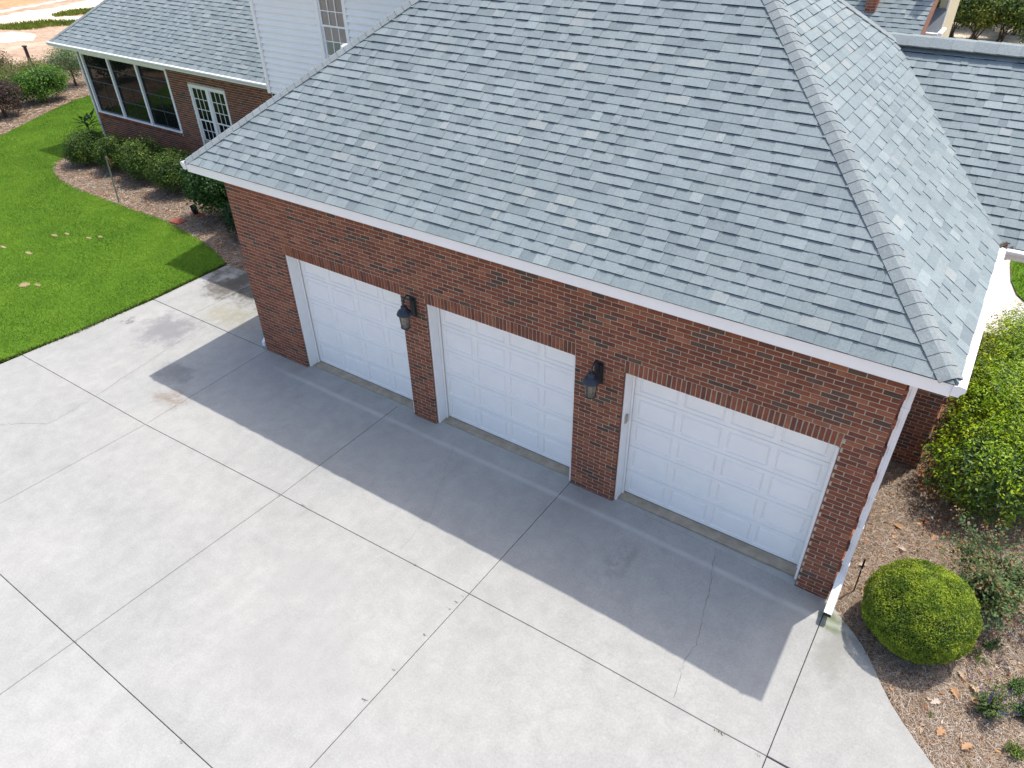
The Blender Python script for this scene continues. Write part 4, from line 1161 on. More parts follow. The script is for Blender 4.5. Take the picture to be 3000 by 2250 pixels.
def stems(base, tips, r0=0.012, zoff=0.0):
    m = MB()
    for t in tips:
        b = Vector(base) + Vector((rnd.gauss(0, 0.04), rnd.gauss(0, 0.04), 0))
        t = Vector(t); mid = b.lerp(t, 0.5) + Vector((rnd.gauss(0, 0.05), rnd.gauss(0, 0.05), 0.06))
        m.tube([b, b.lerp(mid, 0.5), mid, t], [r0, r0 * 0.85, r0 * 0.65, r0 * 0.3], 5)
    return m
def shrub(name, label, cat, c, r, clumps, per, leaf, palette, group=None, lobes=None, mat='leaf', **kw):
    """r = (rx, ry, height); c at the ground"""
    t = thing(name, label, cat, c, 0, group)
    if lobes is None:
        lobes = [((0, 0, r[2] * 0.52), (r[0] * 0.88, r[1] * 0.88, r[2] * 0.47))]
        for k in range(7):
            a = rnd.uniform(0, 6.28); q = rnd.uniform(0.3, 0.5)
            lobes.append(((math.cos(a) * r[0] * q, math.sin(a) * r[1] * q, r[2] * rnd.uniform(0.35, 0.72)), (r[0] * rnd.uniform(0.36, 0.52), r[1] * rnd.uniform(0.36, 0.52), r[2] * rnd.uniform(0.25, 0.34))))
    kw.setdefault('flip', -0.85)
    V, T = crown(lobes, clumps, per, leaf, palette, **kw)
    fast_quads('foliage', V, T, mat, t)
    tips = [(math.cos(a) * r[0] * 0.5 * rnd.random(), math.sin(a) * r[1] * 0.5 * rnd.random(), r[2] * rnd.uniform(0.5, 0.8)) for a in [rnd.uniform(0, 6.28) for _ in range(9)]]
    stems((0, 0, -0.03), tips, 0.016).build('stem', 'bark', t)
    return t

# grass: loose blades, denser where the camera is near
def grass_stuff(name, poly, z, dens, h, label, palette, wide=0.010, bare=()):
    xs = [p[0] for p in poly]; ys = [p[1] for p in poly]
    n = int((max(xs) - min(xs)) * (max(ys) - min(ys)) * dens)
    x = rng.uniform(min(xs), max(xs), n); y = rng.uniform(min(ys), max(ys), n)
    k = in_poly(x, y, poly) & in_view(np.stack([x, y, np.full(n, z)], 1))
    for bx, by, brx, bry in bare: k &= ((x - bx) / brx) ** 2 + ((y - by) / bry) ** 2 > rng.uniform(0.05, 1.2, n)
    x, y = x[k], y[k]; n = len(x)
    f = np.array([noise.noise((a * 0.55, b * 0.55, 3.0)) + 0.6 * noise.noise((a * 1.9, b * 1.9, 7.0)) for a, b in zip(x, y)])
    f += 0.5 * np.array([noise.noise((a * 0.2, b * 0.28, 11.0)) for a, b in zip(x, y)])
    t = np.clip(0.5 + 0.75 * f + rng.normal(0, 0.16, n), 0, 1)[:, None]
    c0, c1, c2 = (np.array(q) for q in palette)
    tint = np.where(t < 0.5, c0 + (c1 - c0) * t * 2, c1 + (c2 - c1) * (t * 2 - 1)) * rng.uniform(0.9, 1.1, (n, 1))
    straw = rng.random(n) < 0.05; tint[straw] = np.array([0.26, 0.22, 0.09])
    a = rng.uniform(0, 2 * np.pi, n); hh = h * rng.uniform(0.55, 1.25, n); ln = rng.normal(0, 0.30, (n, 2)) * hh[:, None]
    b = np.stack([x, y, np.full(n, z)], 1); w = wide * rng.uniform(0.6, 1.4, n)
    s = np.stack([np.cos(a) * w, np.sin(a) * w, np.zeros(n)], 1)
    top = b + np.stack([ln[:, 0], ln[:, 1], hh], 1)
    V = np.stack([b - s, b + s, top + s * 0.25, top - s * 0.25], 1)
    o = stuff(fast_quads(name, V, tint, 'grass')); o['label'] = label; o['category'] = 'grass'
    return o
GP = ((0.078, 0.152, 0.014), (0.136, 0.238, 0.021), (0.228, 0.320, 0.036))
BARE = [(-7.15, -1.25, 0.17, 0.13), (-6.85, -1.08, 0.14, 0.06), (-9.24, 0.69, 0.16, 0.06), (-9.05, 0.92, 0.12, 0.045), (-8.28, 1.09, 0.12, 0.05), (-8.08, 1.3, 0.13, 0.05), (-8.76, -0.27, 0.18, 0.06), (-9.72, -0.44, 0.16, 0.05)]
for k, (bx, by, rx, ry) in enumerate(BARE):
    m = MB(); m.poly([(bx + rx * math.cos(a) * rnd.uniform(.55, 1.15), by + ry * math.sin(a) * rnd.uniform(.55, 1.15), 0.004) for a in [i * math.pi / 15 for i in range(30)]])
    o = m.build('bare_spot', 'bare'); o['kind'] = 'structure'; o['label'] = 'small bare brown spots worn in the left lawn'; o['category'] = 'bare spot'; o['group'] = 'bare spots in the lawn'
grass_stuff('grass', LAWN, 0.0, 2600, 0.025, 'short green grass of the lawn left of the driveway', GP, 0.0044, BARE)
grass_stuff('grass', LAWN2, -0.055, 900, 0.05, 'short green grass of the small lawn by the walk', GP, 0.010)
grass_stuff('grass', [(-42.1, 15.7), (-41.6, 16.7), (-41.0, 17.8), (-39.1, 18.9), (-37.5, 20.2), (-36.5, 19.5), (-38.1, 17.9), (-38.9, 17.2), (-39.0, 16.3), (-39.6, 15.5), (-40.9, 15.1), (-43, 12), (-44, 13)], -0.12, 260, 0.16, 'rough grass strip across the sandy lot', ((0.09, 0.13, 0.02), (0.16, 0.21, 0.03), (0.24, 0.28, 0.05)), 0.03)
grass_stuff('grass', [(-42.6, 19.2), (-43.0, 20.7), (-42.3, 21.6), (-41, 23.5), (-39.5, 22.5), (-41.0, 20.5), (-41.2, 19.7), (-41.9, 19.0)], -0.11, 260, 0.16, 'small grass patch between the sand tracks', ((0.09, 0.13, 0.02), (0.16, 0.21, 0.03), (0.24, 0.28, 0.05)), 0.03)
# shaggy lawn edge overhanging the concrete
EDGE = [(-4.62, -7.5), (-4.24, -3.27), (-3.97, -1.7), (-3.86, 0.1), (-3.85, 1.2), (-3.83, 2.08)]
ex = []
for (x0, y0), (x1, y1) in zip(EDGE, EDGE[1:]):
    for k in range(int(math.hypot(x1 - x0, y1 - y0) * 260)):
        t = rnd.random(); ex.append((x0 + (x1 - x0) * t + rnd.gauss(-0.02, 0.020), y0 + (y1 - y0) * t))
ex = np.array(ex); n = len(ex)
b = np.stack([ex[:, 0], ex[:, 1], np.full(n, -0.005)], 1); top = b + np.stack([rng.normal(0.015, 0.03, n), rng.normal(0, 0.03, n), rng.uniform(0.03, 0.075, n)], 1)
a = rng.uniform(0, 6.28, n); s = np.stack([np.cos(a), np.sin(a), np.zeros(n)], 1) * 0.008
o = stuff(fast_quads('edge_grass', np.stack([b - s, b + s, top + s * .2, top - s * .2], 1), np.array([0.050, 0.070, 0.014]) * rng.uniform(0.4, 1.8, (n, 1)), 'grass')); o['label'] = 'shaggy grass edge along the driveway'; o['category'] = 'grass'  # blade tint darkened for the trimmed edge's shade and brown soil

# pine straw and fallen leaves
def litter(name, poly, z, dens, lrange, wid, palette, label, cat, mat, aspect=None, region=None, curl=0.02):
    xs = [p[0] for p in poly]; ys = [p[1] for p in poly]
    x0, x1, y0, y1 = region or (min(xs), max(xs), min(ys), max(ys))
    n = int((x1 - x0) * (y1 - y0) * dens)
    x = rng.uniform(x0, x1, n); y = rng.uniform(y0, y1, n)
    k = in_poly(x, y, poly) & in_view(np.stack([x, y, np.full(n, z)], 1)); x, y = x[k], y[k]; n = len(x)
    a = rng.uniform(0, 2 * np.pi, n); l = rng.uniform(*lrange, n); w = wid * rng.uniform(0.6, 1.4, n) if aspect is None else l * aspect * rng.uniform(0.7, 1.3, n)
    zz = z + rng.uniform(0.004, 0.03, n)
    c = np.stack([x, y, zz], 1)
    d = np.stack([np.cos(a), np.sin(a), rng.normal(0, 0.12, n)], 1) * l[:, None] / 2
    e = np.stack([-np.sin(a), np.cos(a), rng.normal(0, 0.25, n)], 1) * w[:, None] / 2
    if aspect is None: V = np.stack([c - d - e, c - d + e, c + d + e, c + d - e], 1)
    else:
        lift = np.array([0, 0, 1.0]) * rng.uniform(0, curl, (n, 1)); V = np.stack([c - d + lift, c - e, c + d + lift, c + e], 1)
    t = pal(palette, n) * rng.uniform(0.7, 1.3, (n, 1))
    o = stuff(fast_quads(name, V, t, mat)); o['label'] = label; o['category'] = cat
    return o
STRAW = [((0.37, 0.29, 0.22), 5), ((0.27, 0.19, 0.13), 6), ((0.46, 0.385, 0.31), 6), ((0.13, 0.085, 0.055), 4), ((0.54, 0.48, 0.42), 4), ((0.36, 0.22, 0.11), 2)]
DRY = [((0.42, 0.22, 0.10), 4), ((0.50, 0.33, 0.19), 4), ((0.33, 0.13, 0.05), 3), ((0.55, 0.43, 0.33), 3), ((0.22, 0.10, 0.05), 2)]
litter('pine_straw', BED3, -0.112, 5200, (0.04, 0.13), 0.0030, STRAW, 'brown pine straw on the bed right of the garage', 'pine straw', 'straw', region=(11.2, 14.6, -3.5, 5.5))
litter('fallen_leaves', BED3, -0.105, 45, (0.03, 0.08), 0, DRY, 'dry tan leaves scattered on the right bed', 'leaves', 'dryleaf', 0.45, region=(11.2, 14.6, -3.5, 5.5), curl=0.03)
litter('fallen_leaves', [(11.83, 3.0), (12.25, 2.7), (12.35, 4.0), (12.2, 6.5), (11.82, 6.5), (11.81, 3.3)], -0.10, 420, (0.04, 0.085), 0, [((0.45, 0.17, 0.06), 4), ((0.30, 0.11, 0.045), 4), ((0.52, 0.32, 0.14), 3), ((0.16, 0.08, 0.045), 4)], 'orange leaf drift between the brick corner and the hedge', 'leaves', 'dryleaf', 0.42, curl=0.05)
litter('fallen_leaves', [(11.9, 2.2), (12.7, 1.5), (13.3, 1.2), (13.2, 2.0), (12.5, 2.6), (11.95, 3.0)], -0.10, 70, (0.04, 0.085), 0, [((0.48, 0.19, 0.06), 5), ((0.40, 0.13, 0.045), 4), ((0.56, 0.32, 0.12), 3)], 'orange leaves strewn before the hedge', 'leaves', 'dryleaf', 0.42, curl=0.05)
litter('pine_straw', BED1, -0.018, 900, (0.06, 0.18), 0.006, STRAW, 'brown pine straw on the porch bed', 'pine straw', 'straw', region=(-16, 0.5, 2.0, 7.0))
litter('fallen_leaves', BED1, -0.012, 30, (0.04, 0.10), 0, DRY, 'dry leaves scattered on the porch bed', 'leaves', 'dryleaf', 0.5, region=(-16, 0.5, 2.0, 7.0), curl=0.03)
litter('pine_straw', BED2, -0.028, 260, (0.08, 0.2), 0.012, STRAW, 'brown pine straw on the far border', 'pine straw', 'straw')
# big pale oak leaves that stand out one by one near the clipped ball
OAK = [(12.93, -0.20), (13.08, -0.33), (12.72, -0.86), (12.98, -0.62), (13.1, -0.52), (11.78, 0.85), (11.9, 1.5), (12.2, 1.15), (12.3, 1.9), (11.6, 0.9), (11.75, 1.95), (13.2, -1.15), (13.45, -1.35), (12.85, -1.25), (13.05, 0.05)]
om = MB()
def oak_mesh(tn):
    m = MB(); L_ = 0.14
    prof = [(0.0, 0.008), (0.12, 0.012), (0.25, 0.035), (0.35, 0.018), (0.5, 0.045), (0.6, 0.02), (0.75, 0.038), (0.85, 0.018), (1.0, 0.004)]
    zf = lambda t, s: 0.02 * math.sin(t * 3.0) + abs(s) * 0.35
    for (t0, w0), (t1, w1) in zip(prof, prof[1:]):
        for sg in (1, -1):
            m.quad((t0 * L_, 0, zf(t0, 0)), (t1 * L_, 0, zf(t1, 0)), (t1 * L_, sg * w1, zf(t1, w1)), (t0 * L_, sg * w0, zf(t0, w0)), tn)
    return m.mesh('oak_leaf', 'dryleaf')
oakv = [oak_mesh(t) for t in ((0.50, 0.36, 0.26), (0.56, 0.47, 0.40), (0.46, 0.27, 0.15), (0.60, 0.52, 0.46))]
for k, (x, y) in enumerate(OAK):
    o = link('oak_leaf', rnd.choice(oakv)); o.location = (x, y, -0.085); o.rotation_euler = (rnd.gauss(0, .15), rnd.gauss(0, .15), rnd.uniform(0, 6.28)); q = rnd.uniform(0.8, 1.25); o.scale = (q, q, q)
    tag(o, 'large pale lobed oak leaf lying on the pine straw right of the garage', 'oak leaf', 'pale oak leaves on the right bed')

# clipped round boxwood
ball = thing('boxwood_ball', 'large round clipped boxwood at the corner of the driveway', 'boxwood', (12.306, 0.02, -0.11))
n = 46000
d = unit(n); d[:, 2] = np.where(d[:, 2] < -0.72, -d[:, 2], d[:, 2])
lump = np.array([noise.noise(Vector(q) * 2.0) * 0.06 + noise.noise(Vector(q) * 6.0) * 0.045 for q in d])
rad = (1.0 + lump) * np.where(rng.random(n) < 0.75, rng.uniform(0.95, 1.0, n), rng.uniform(0.80, 0.96, n)) + np.where(rng.random(n) < 0.012, rng.uniform(0.0, 0.05, n), 0)
p = d * rad[:, None] * np.array([0.66, 0.66, 0.60]) + np.array([0, 0, 0.52])
f = np.array([noise.noise(Vector(q) * 3.0 + Vector((5, 2, 1))) + 0.7 * noise.noise(Vector(q) * 8.0) for q in d])
f = np.clip(0.5 + f * 0.7 + rng.normal(0, 0.2, n), 0, 1)[:, None]
tint = np.array([0.085, 0.155, 0.013]) * (1 - f) + np.array([0.30, 0.385, 0.028]) * f
fast_quads('foliage', leaf_quads(p, d * 0.8 + unit(n) * 0.8 + np.array([0, 0, .2]), rng.uniform(0.015, 0.028, n), 0.6), jitter_tint(tint, n, 0.25), 'leaf', ball)
m = MB(); m.lathe([(0.0, 0.02), (0.30, 0.06), (0.5, 0.26), (0.55, 0.52), (0.48, 0.80), (0.28, 0.96), (0.0, 1.01)], (0, 0, 0), 24); m.build('inner_branches', plain('inner_twigs', (0.035, 0.045, 0.015), 0.95, 0.4, 20), ball)
stems((0, 0, -0.02), [(math.cos(k) * .3, math.sin(k) * .3, .5) for k in range(7)], 0.025).build('stem', 'boxstem', ball)

# tall glossy hedge
hedge = thing('glossy_hedge', 'tall yellow-green glossy hedge beside the right garage wall', 'hedge', (12.72, 4.2, -0.11))
HP = [((0.25, 0.39, 0.014), 10), ((0.37, 0.48, 0.018), 9), ((0.16, 0.28, 0.017), 6), ((0.085, 0.17, 0.020), 5), ((0.045, 0.10, 0.022), 4)]
HL = [((0.0, -1.05, 0.72), (0.88, 0.85, 0.78)), ((-0.05, 0.1, 0.85), (0.82, 0.95, 0.85)), ((0.0, 1.2, 0.85), (0.85, 0.95, 0.85)), ((0.1, 2.3, 0.80), (0.85, 0.85, 0.78)), ((1.0, -0.7, 0.8), (0.95, 1.0, 0.85)), ((1.1, 0.7, 0.9), (0.95, 1.1, 0.9)), ((1.0, 2.0, 0.85), (0.9, 1.0, 0.85)), ((0.4, -0.5, 1.05), (0.7, 0.7, 0.6)), ((0.3, 0.9, 1.1), (0.7, 0.8, 0.6)), ((-0.1, 2.2, 0.8), (0.6, 0.9, 0.8)), ((0.1, 3.2, 0.7), (0.7, 0.7, 0.7)), ((-0.25, 0.7, 0.8), (0.6, 0.8, 0.75))]
V, T = crown(HL, 4200, 15, 0.056, HP, spread=0.07, aspect=0.45, up=0.7, inner=0.3, flip=-0.75)
fast_quads('foliage', V, T, 'leaf', hedge)
V, T = crown([((0, -1.2, 0.55), (0.85, 0.75, 0.62))], 170, 16, 0.088, [((0.05, 0.11, 0.026), 4), ((0.085, 0.155, 0.03), 4), ((0.16, 0.23, 0.03), 3)], spread=0.085, aspect=0.42, up=0.3)
fast_quads('lower_foliage', V, T, 'leaf', hedge)
st = MB()
for k in range(30):
    x, y = rnd.uniform(-0.4, 1.2), rnd.uniform(-1.4, 2.5); st.tube([(x, y, -0.03), (x + rnd.gauss(0, .08), y + rnd.gauss(0, .08), 0.5), (x + rnd.gauss(0, .2), y + rnd.gauss(0, .2), 1.1)], [0.018, 0.014, 0.006], 5)
st.build('stem', 'bark', hedge)

# rose bush: arching canes, blue-green leaflets, faded clusters
rose = thing('rose_bush', 'loose rose bush with faded pinkish flower clusters before the hedge', 'rose bush', (13.10, 1.08, -0.11))
cm = MB(); RV = []; RT = []; FV = []; FT = []
for k in range(86):
    a = rnd.uniform(0, 6.28); R_ = rnd.uniform(0.2, 1.02); hh = rnd.uniform(0.35, 0.95)
    tip = Vector((math.cos(a) * R_, math.sin(a) * R_ * 0.95, hh)); mid = Vector((tip.x * 0.4, tip.y * 0.4, hh * 0.75))
    b0 = Vector((rnd.gauss(0, .08), rnd.gauss(0, .08), 0)); cm.tube([b0, mid * 0.5 + b0 * 0.5, mid, tip], [0.009, 0.007, 0.005, 0.003], 5)
    pts = []
    for q in range(70):
        t = rnd.uniform(0.25, 1.0); pt = (b0.lerp(mid, t * 2) if t < 0.5 else mid.lerp(tip, t * 2 - 1)); pts.append(tuple(pt + Vector((rnd.gauss(0, .055), rnd.gauss(0, .055), rnd.gauss(0, .04)))))
    pts = np.array(pts); nn = len(pts)
    RV.append(leaf_quads(pts, unit(nn) * 0.6 + np.array([0, 0, 0.8]), rng.uniform(0.032, 0.062, nn), 0.62)); RT.append(jitter_tint(pal([((0.075, 0.145, 0.055), 5), ((0.115, 0.19, 0.07), 4), ((0.17, 0.21, 0.06), 2), ((0.22, 0.12, 0.06), 1)], nn), nn, .25))
    if rnd.random() < 0.75:
        fp = np.array(tuple(tip)) + rng.normal(0, 0.035, (16, 3)); FV.append(leaf_quads(fp, unit(16) + np.array([0, 0, .4]), rng.uniform(0.014, 0.03, 16), 0.8)); FT.append(pal([((0.42, 0.20, 0.12), 3), ((0.50, 0.28, 0.20), 3), ((0.30, 0.14, 0.07), 2)], 16))
cm.build('cane', 'boxstem', rose); fast_quads('foliage', np.concatenate(RV), np.concatenate(RT), 'leaf_matte', rose); stuff(fast_quads('flower_clusters', np.concatenate(FV), np.concatenate(FT), 'petal', rose))

def tuft_plant(name, label, cat, c, r, h, nst, per, leaf, palette, flower=None, group=None):
    t = thing(name, label, cat, c, 0, group); sm_ = MB(); LV = []; LT = []; FV = []; FT = []
    for k in range(nst):
        a = rnd.uniform(0, 6.28); q = rnd.random() ** 0.6 * r; tip = Vector((math.cos(a) * q, math.sin(a) * q, h * rnd.uniform(0.6, 1.0))); b0 = Vector((tip.x * 0.2, tip.y * 0.2, -0.02))
        sm_.tube([b0, b0.lerp(tip, .5) + Vector((0, 0, .03)), tip], [0.004, 0.003, 0.002], 4)
        pts = np.array([tuple(b0.lerp(tip, rnd.uniform(0.15, 0.95)) + Vector((rnd.gauss(0, leaf * .5), rnd.gauss(0, leaf * .5), rnd.gauss(0, leaf * .3)))) for _ in range(per)])
        LV.append(leaf_quads(pts, unit(per) * 0.6 + np.array([0, 0, .8]), leaf * rng.uniform(.6, 1.2, per), 0.5)); LT.append(jitter_tint(pal(palette, per), per, .22))
        if flower and rnd.random() < flower[1]:
            u_ = np.linspace(0, 1, 12)[:, None]; top = np.array(tuple(tip)); fp = top + u_ * np.array([tip.x * .25, tip.y * .25, .11]) + rng.normal(0, .006, (12, 3)); FV.append(leaf_quads(fp, unit(12), 0.018, .9)); FT.append(np.array(flower[0]) * rng.uniform(.7, 1.3, (12, 1)))
    sm_.build('stem', 'boxstem', t); fast_quads('foliage', np.concatenate(LV), np.concatenate(LT), 'leaf_matte', t)
    if FV: stuff(fast_quads('flower_spikes', np.concatenate(FV), np.concatenate(FT), 'petal', t))
    return t
SG = [((0.085, 0.145, 0.045), 5), ((0.125, 0.18, 0.05), 4), ((0.06, 0.11, 0.035), 3), ((0.22, 0.20, 0.08), 1)]
tuft_plant('salvia', 'small salvia with purple flower spikes on the right bed', 'salvia', (13.28, -0.58, -0.11), 0.27, 0.34, 44, 22, 0.045, SG, ((0.10, 0.07, 0.24), 0.5))
LG = [((0.13, 0.20, 0.03), 5), ((0.18, 0.24, 0.035), 4), ((0.08, 0.15, 0.025), 3)]
tuft_plant('bedding_plant', 'low green plant at the right edge behind the salvia', 'plant', (13.52, -0.05, -0.11), 0.22, 0.16, 26, 18, 0.035, [((0.06, 0.13, 0.03), 4), ((0.09, 0.18, 0.035), 4)])
tuft_plant('bedding_plant', 'small yellow-green weed between the boxwood ball and the rose bush', 'plant', (13.12, 0.12, -0.11), 0.16, 0.10, 16, 12, 0.03, LG)
tuft_plant('bedding_plant', 'dark green plant under the rose bush', 'plant', (13.22, 0.42, -0.11), 0.14, 0.13, 16, 16, 0.035, [((0.04, 0.10, 0.025), 4), ((0.06, 0.13, 0.03), 4)])
tuft_plant('bedding_plant', 'bright green clump at the lower right edge of the picture', 'plant', (13.62, -0.97, -0.11), 0.15, 0.14, 40, 16, 0.026, LG)
tuft_plant('bedding_plant', 'dark leafy plant at the right edge beside the salvia', 'plant', (13.62, -0.42, -0.11), 0.14, 0.24, 20, 18, 0.045, [((0.03, 0.07, 0.03), 4), ((0.05, 0.10, 0.035), 4)])
for k, (x, y, lb) in enumerate(((11.63, 0.42, 'tiny green weed beside the rusty marker rod'), (12.15, 1.55, 'tiny bright weed on the straw left of the rose bush'), (12.75, -1.0, 'tiny seedling on the straw before the boxwood ball'), (13.2, -1.45, 'tiny seedling near the lower right corner'))):
    tuft_plant('weed', lb, 'weed', (x, y, -0.11), 0.05, 0.05, 6, 8, 0.022, LG)

# porch-bed shrubs
PP = [((0.036, 0.078, 0.014), 6), ((0.062, 0.122, 0.018), 5), ((0.115, 0.185, 0.026), 3), ((0.22, 0.26, 0.055), 1.5)]
GR = 'round shrubs along the porch wall'
shrub('round_shrub', 'leftmost green shrub of the row under the porch screens', 'shrub', (-13.75, 4.45, 0), (0.80, 0.74, 1.08), 700, 22, 0.055, PP, GR, spread=0.075)
shrub('round_shrub', 'second green shrub from the left under the porch screens', 'shrub', (-12.35, 4.65, 0), (0.74, 0.74, 1.08), 700, 22, 0.055, PP, GR, spread=0.075)
shrub('round_shrub', 'biggest green shrub of the porch row, behind the leaning pole', 'shrub', (-10.75, 4.62, 0), (0.92, 0.86, 1.25), 900, 22, 0.055, PP, GR, spread=0.08)
shrub('round_shrub', 'green shrub under the double window, left of the garage eave', 'shrub', (-8.95, 4.55, 0), (0.90, 0.86, 1.2), 900, 22, 0.055, PP, GR, spread=0.08)
shrub('glossy_shrub', 'dark glossy upright shrub against the left garage corner', 'shrub', (-6.2, 3.95, 0), (1.12, 0.95, 1.85), 800, 20, 0.08, [((0.026, 0.068, 0.016), 5), ((0.042, 0.105, 0.022), 5), ((0.07, 0.15, 0.03), 2)], None, spread=0.09)
shrub('glossy_shrub', 'dark low shrub in the shade behind the left garage wall', 'shrub', (-4.6, 3.6, 0), (0.8, 0.75, 1.0), 300, 20, 0.08, [((0.020, 0.050, 0.018), 5), ((0.030, 0.070, 0.022), 5)], None, spread=0.09)
# long-leaved plant at the porch corner
lp = thing('long_leaved_plant', 'upright plant with long narrow leaves by the white porch corner post', 'plant', (-15.45, 5.75, 0)); lp.scale = (1.35, 1.35, 1.35)
m = MB(); m.tube([(0, 0, -.02), (-0.08, -0.05, 0.35), (-0.28, -0.12, 0.75)], [0.014, 0.011, 0.006], 6); m.build('stem', 'boxstem', lp); m = MB(); m.tube([(0, 0, -.02), (0.06, 0, 0.4), (0.03, 0.02, 0.72)], [0.012, 0.009, 0.005], 6); m.build('stem', 'boxstem', lp)
m = MB()
for k in range(24):
    sd = rnd.random() < 0.6; t = rnd.uniform(0.3, 1.0); b0 = Vector((-0.28 * t, -0.12 * t, 0.2 + 0.55 * t)) if sd else Vector((0.04, 0.01, 0.15 + 0.57 * t)); a = rnd.uniform(0, 6.28); d_ = Vector((math.cos(a), math.sin(a), rnd.uniform(0.1, 0.8))).normalized() * rnd.uniform(0.28, 0.45); e_ = Vector((-math.sin(a), math.cos(a), 0)) * 0.036
    tn = rnd.choice([(0.03, 0.08, 0.022), (0.045, 0.11, 0.03), (0.075, 0.15, 0.05)]); md = b0 + d_ * 0.45 + Vector((0, 0, 0.02))
    m.quad(b0, md - e_, b0 + d_, md + e_, tn)
m.build('leaf', 'leaf', lp)

# far border shrubs
shrub('purple_shrub', 'dark purple-leaved round shrub at the left edge beyond the lawn', 'shrub', (-21.75, 5.75, 0), (0.95, 0.95, 1.35), 800, 22, 0.06, [((0.050, 0.030, 0.028), 5), ((0.085, 0.050, 0.045), 4), ((0.045, 0.055, 0.022), 4), ((0.14, 0.075, 0.065), 1)], None, spread=0.09, mat='leaf_matte')
shrub('green_shrub', 'glossy bright green shrub right of the purple one beyond the lawn', 'shrub', (-22.5, 7.75, 0), (0.95, 1.25, 1.35), 800, 20, 0.075, [((0.07, 0.17, 0.020), 5), ((0.11, 0.24, 0.025), 4), ((0.035, 0.085, 0.016), 4), ((0.16, 0.28, 0.035), 2)], None, spread=0.10)
shrub('pale_shrub', 'pale grey-green vase-shaped shrub by the porch roof corner', 'shrub', (-23.9, 9.9, 0), (0.85, 0.85, 1.55), 420, 20, 0.06, [((0.17, 0.235, 0.115), 5), ((0.12, 0.19, 0.075), 4), ((0.22, 0.29, 0.15), 3)], None, lobes=[((0, 0, 1.1), (0.85, 0.85, 0.5)), ((0.3, 0.2, 0.95), (0.5, 0.5, 0.4)), ((-0.3, -0.2, 0.95), (0.5, 0.5, 0.4)), ((0, 0, 0.6), (0.35, 0.35, 0.35))], spread=0.09, mat='leaf_matte')
YG = [((0.16, 0.17, 0.05), 4), ((0.22, 0.20, 0.08), 3), ((0.10, 0.14, 0.035), 4), ((0.25, 0.20, 0.10), 2)]
shrub('straw_shrub', 'tan and green shrub behind the glossy green one', 'shrub', (-26.0, 8.8, 0), (1.3, 1.5, 0.95), 420, 18, 0.07, YG, None, spread=0.12, mat='leaf_matte')
shrub('straw_shrub', 'yellowish shrub behind the purple one at the left edge', 'shrub', (-25.2, 7.1, 0), (1.0, 1.0, 0.9), 320, 18, 0.07, [((0.10, 0.16, 0.03), 4), ((0.15, 0.20, 0.05), 3), ((0.2, 0.2, 0.08), 2)], None, spread=0.12, mat='leaf_matte')
shrub('brown_shrub', 'brownish shrub at the left edge near the black post', 'shrub', (-29.3, 9.2, 0), (1.0, 1.0, 1.0), 320, 18, 0.08, [((0.10, 0.085, 0.04), 4), ((0.07, 0.085, 0.035), 4), ((0.13, 0.12, 0.06), 2)], None, spread=0.12, mat='leaf_matte')
shrub('dark_shrub', 'dark shrub half hidden behind the porch roof corner', 'shrub', (-27.3, 12.2, 0), (1.0, 0.8, 1.3), 300, 18, 0.08, [((0.04, 0.06, 0.02), 4), ((0.06, 0.085, 0.03), 4)], None, spread=0.12, mat='leaf_matte')
for k, (x, y) in enumerate(((-22.6, 3.4), (-23.0, 1.0), (-23.8, -1.6), (-25.2, -4.4), (-24.6, 2.6), (-26, -0.8))):  # out-of-frame shrubs added to darken the reflections in the porch glass
    shrub('unseen_border_shrub', 'unseen dark shrub added to the border row to darken the porch glass', 'shrub', (x, y, 0), (1.2, 1.3, 2.2), 260, 16, 0.12, [((0.035, 0.06, 0.018), 5), ((0.06, 0.09, 0.022), 4)], 'unseen shrubs added along the far border', spread=0.14, mat='leaf_matte')
pt = thing('marker_post', 'short black post standing in the far border', 'post', (-30.6, 11.4, -0.13))
m = MB(); m.cbox(-0.06, 0.06, -0.06, 0.06, 0.0, 0.75, 0.01); m.build('shaft', 'black', pt); m = MB(); m.cbox(-0.09, 0.09, -0.09, 0.09, 0.75, 0.82, 0.01); m.build('cap', 'black', pt)

# trees behind the house, seen over the gable ridge
TP = [[((0.06, 0.115, 0.020), 5), ((0.11, 0.175, 0.026), 4), ((0.035, 0.065, 0.016), 4), ((0.25, 0.23, 0.03), 1)], [((0.10, 0.15, 0.028), 5), ((0.17, 0.21, 0.035), 4), ((0.05, 0.085, 0.02), 3), ((0.36, 0.32, 0.04), 1)]]
TREES = [((5.4, 38.5), 1.0, 2.2, 0, 'low dark tree close to the cream wall'), ((8.3, 38.9), 1.0, 2.0, 1, 'low olive bush just above the middle of the ridge'), ((10.0, 41.3), 1.3, 2.6, 1, 'olive tree right of centre in the back yard'), ((7.4, 42.6), 1.6, 3.2, 0, 'dark tree between the leftmost and the olive one'), ((9.2, 48.5), 2.0, 4.2, 0, 'far dark tree at the top edge right of centre'), ((6.2, 41.5), 1.7, 3.6, 0, 'leftmost dark multi-stemmed tree beyond the cream wall'), ((7.3, 38.6), 1.0, 2.2, 0, 'small dark tree just above the gable ridge'), ((8.6, 42.5), 1.8, 3.6, 1, 'olive-green tree in the middle of the back yard'), ((9.4, 39.2), 1.0, 2.0, 0, 'low dark tree right of the small one above the ridge'), ((10.3, 45.0), 1.9, 3.8, 1, 'yellowish tree at the top right corner'), ((7.2, 47.5), 2.0, 4.0, 1, 'far tree at the top edge beyond the olive one'), ((11.5, 42.0), 1.3, 2.6, 0, 'green tree at the right edge of the back yard')]
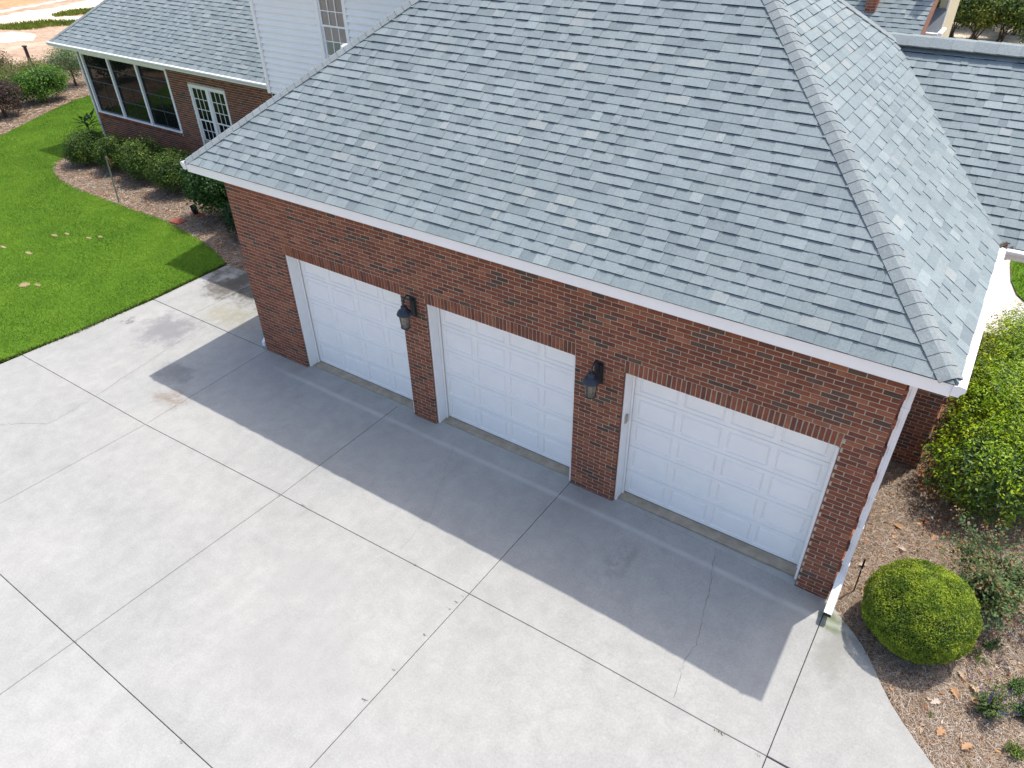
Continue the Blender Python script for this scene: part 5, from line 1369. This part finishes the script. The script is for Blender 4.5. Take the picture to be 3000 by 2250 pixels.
for (x, y), r, h, kind, lb in TREES:
    t = thing('small_tree', lb, 'tree', (x, y, -0.13), 0, 'trees behind the house')
    lobes = [((rnd.gauss(0, r * .45), rnd.gauss(0, r * .45), h * rnd.uniform(0.5, 0.85)), (r * rnd.uniform(.4, .6), r * rnd.uniform(.4, .6), h * rnd.uniform(.14, .22))) for _ in range(8)]
    V, T = crown(lobes, 700, 16, 0.14, TP[kind], spread=0.21, aspect=0.5, inner=0.3, zmin=0.3, flip=-0.9); fast_quads('crown', V, T, 'leaf_matte', t)
    m = MB()
    for l in lobes:
        b0 = Vector((rnd.gauss(0, .12), rnd.gauss(0, .12), -0.02)); e_ = Vector(l[0]); m.tube([b0, b0.lerp(e_, .5) + Vector((rnd.gauss(0, .15), rnd.gauss(0, .15), .1)), e_], [0.035, 0.026, 0.012], 6)
    m.build('trunk', 'bark', t)
shrub('variegated_shrub', 'small pale variegated shrub at the right edge above the ridge', 'shrub', (10.75, 38.6, -0.13), (0.55, 0.55, 0.9), 200, 16, 0.09, [((0.35, 0.42, 0.28), 4), ((0.12, 0.2, 0.06), 4)], None, spread=0.09, mat='leaf_matte')

# ------------------------------------------------------------------ small garden things
t = thing('marker_pole', 'thin grey-green pole with a red string leaning in the porch bed', 'pole', (-9.85, 2.98, -0.02))
m = MB(); m.tube([(0, 0, 0), (0.03, 0.06, 1.36)], 0.022, 8); m.build('shaft', 'conduit', t)
m = MB(); m.tube([(0.02, 0.06, 1.36), (0.06, 0.07, 1.38), (0.10, 0.08, 1.30), (0.11, 0.08, 1.12), (0.09, 0.08, 1.04)], 0.007, 5); m.build('string', 'string', t)
t = thing('marker_rod', 'rusty rod with a black tip standing left of the boxwood ball', 'rod', (11.553, 0.355, -0.11))
m = MB(); m.tube([(0, 0, 0), (-0.012, -0.01, 0.45)], 0.010, 8); m.build('shaft', 'rust', t)
m = MB(); m.tube([(-0.012, -0.01, 0.45), (-0.0125, -0.0105, 0.49)], 0.0105, 8); m.build('collar', 'blind', t)
m = MB(); m.tube([(-0.0125, -0.0105, 0.49), (-0.018, -0.014, 0.68)], 0.013, 8); m.build('grip', 'black', t)
m = MB(); m.cbox(-0.19, 0.19, -0.145, 0.145, -0.02, 0.03, 0.008); o = m.build('paver', 'paver'); o.location = (-7.13, 3.04, 0); o.rotation_euler = (0, 0.03, 0.12); tag(o, 'flat red paver brick lying at the edge of the lawn', 'paver')
t = thing('spotlight', 'black garden spotlight on a red paver by the dark shrub', 'spotlight', (-7.12, 3.62, 0), 0.5)
m = MB(); m.lathe([(0.0, 0.0), (0.07, 0.0), (0.085, 0.03), (0.09, 0.24), (0.08, 0.25), (0.07, 0.2), (0.0, 0.2)], (0, 0, 0), 18); h_ = m.build('head', 'black', t, True); h_.location = (0, 0.02, 0.06); h_.rotation_euler = (0.5, 0.2, 0)
m = MB(); m.tube([(0, 0, -0.02), (0, 0, 0.1)], 0.02, 8); m.build('stake', 'black', t)
m = MB(); m.cbox(-0.19, 0.19, -0.10, 0.10, -0.02, 0.035, 0.008); o = m.build('paver', 'paver'); o.location = (-7.08, 3.64, 0); o.rotation_euler = (0, 0, -0.1); tag(o, 'red paver under the black garden spotlight', 'paver')
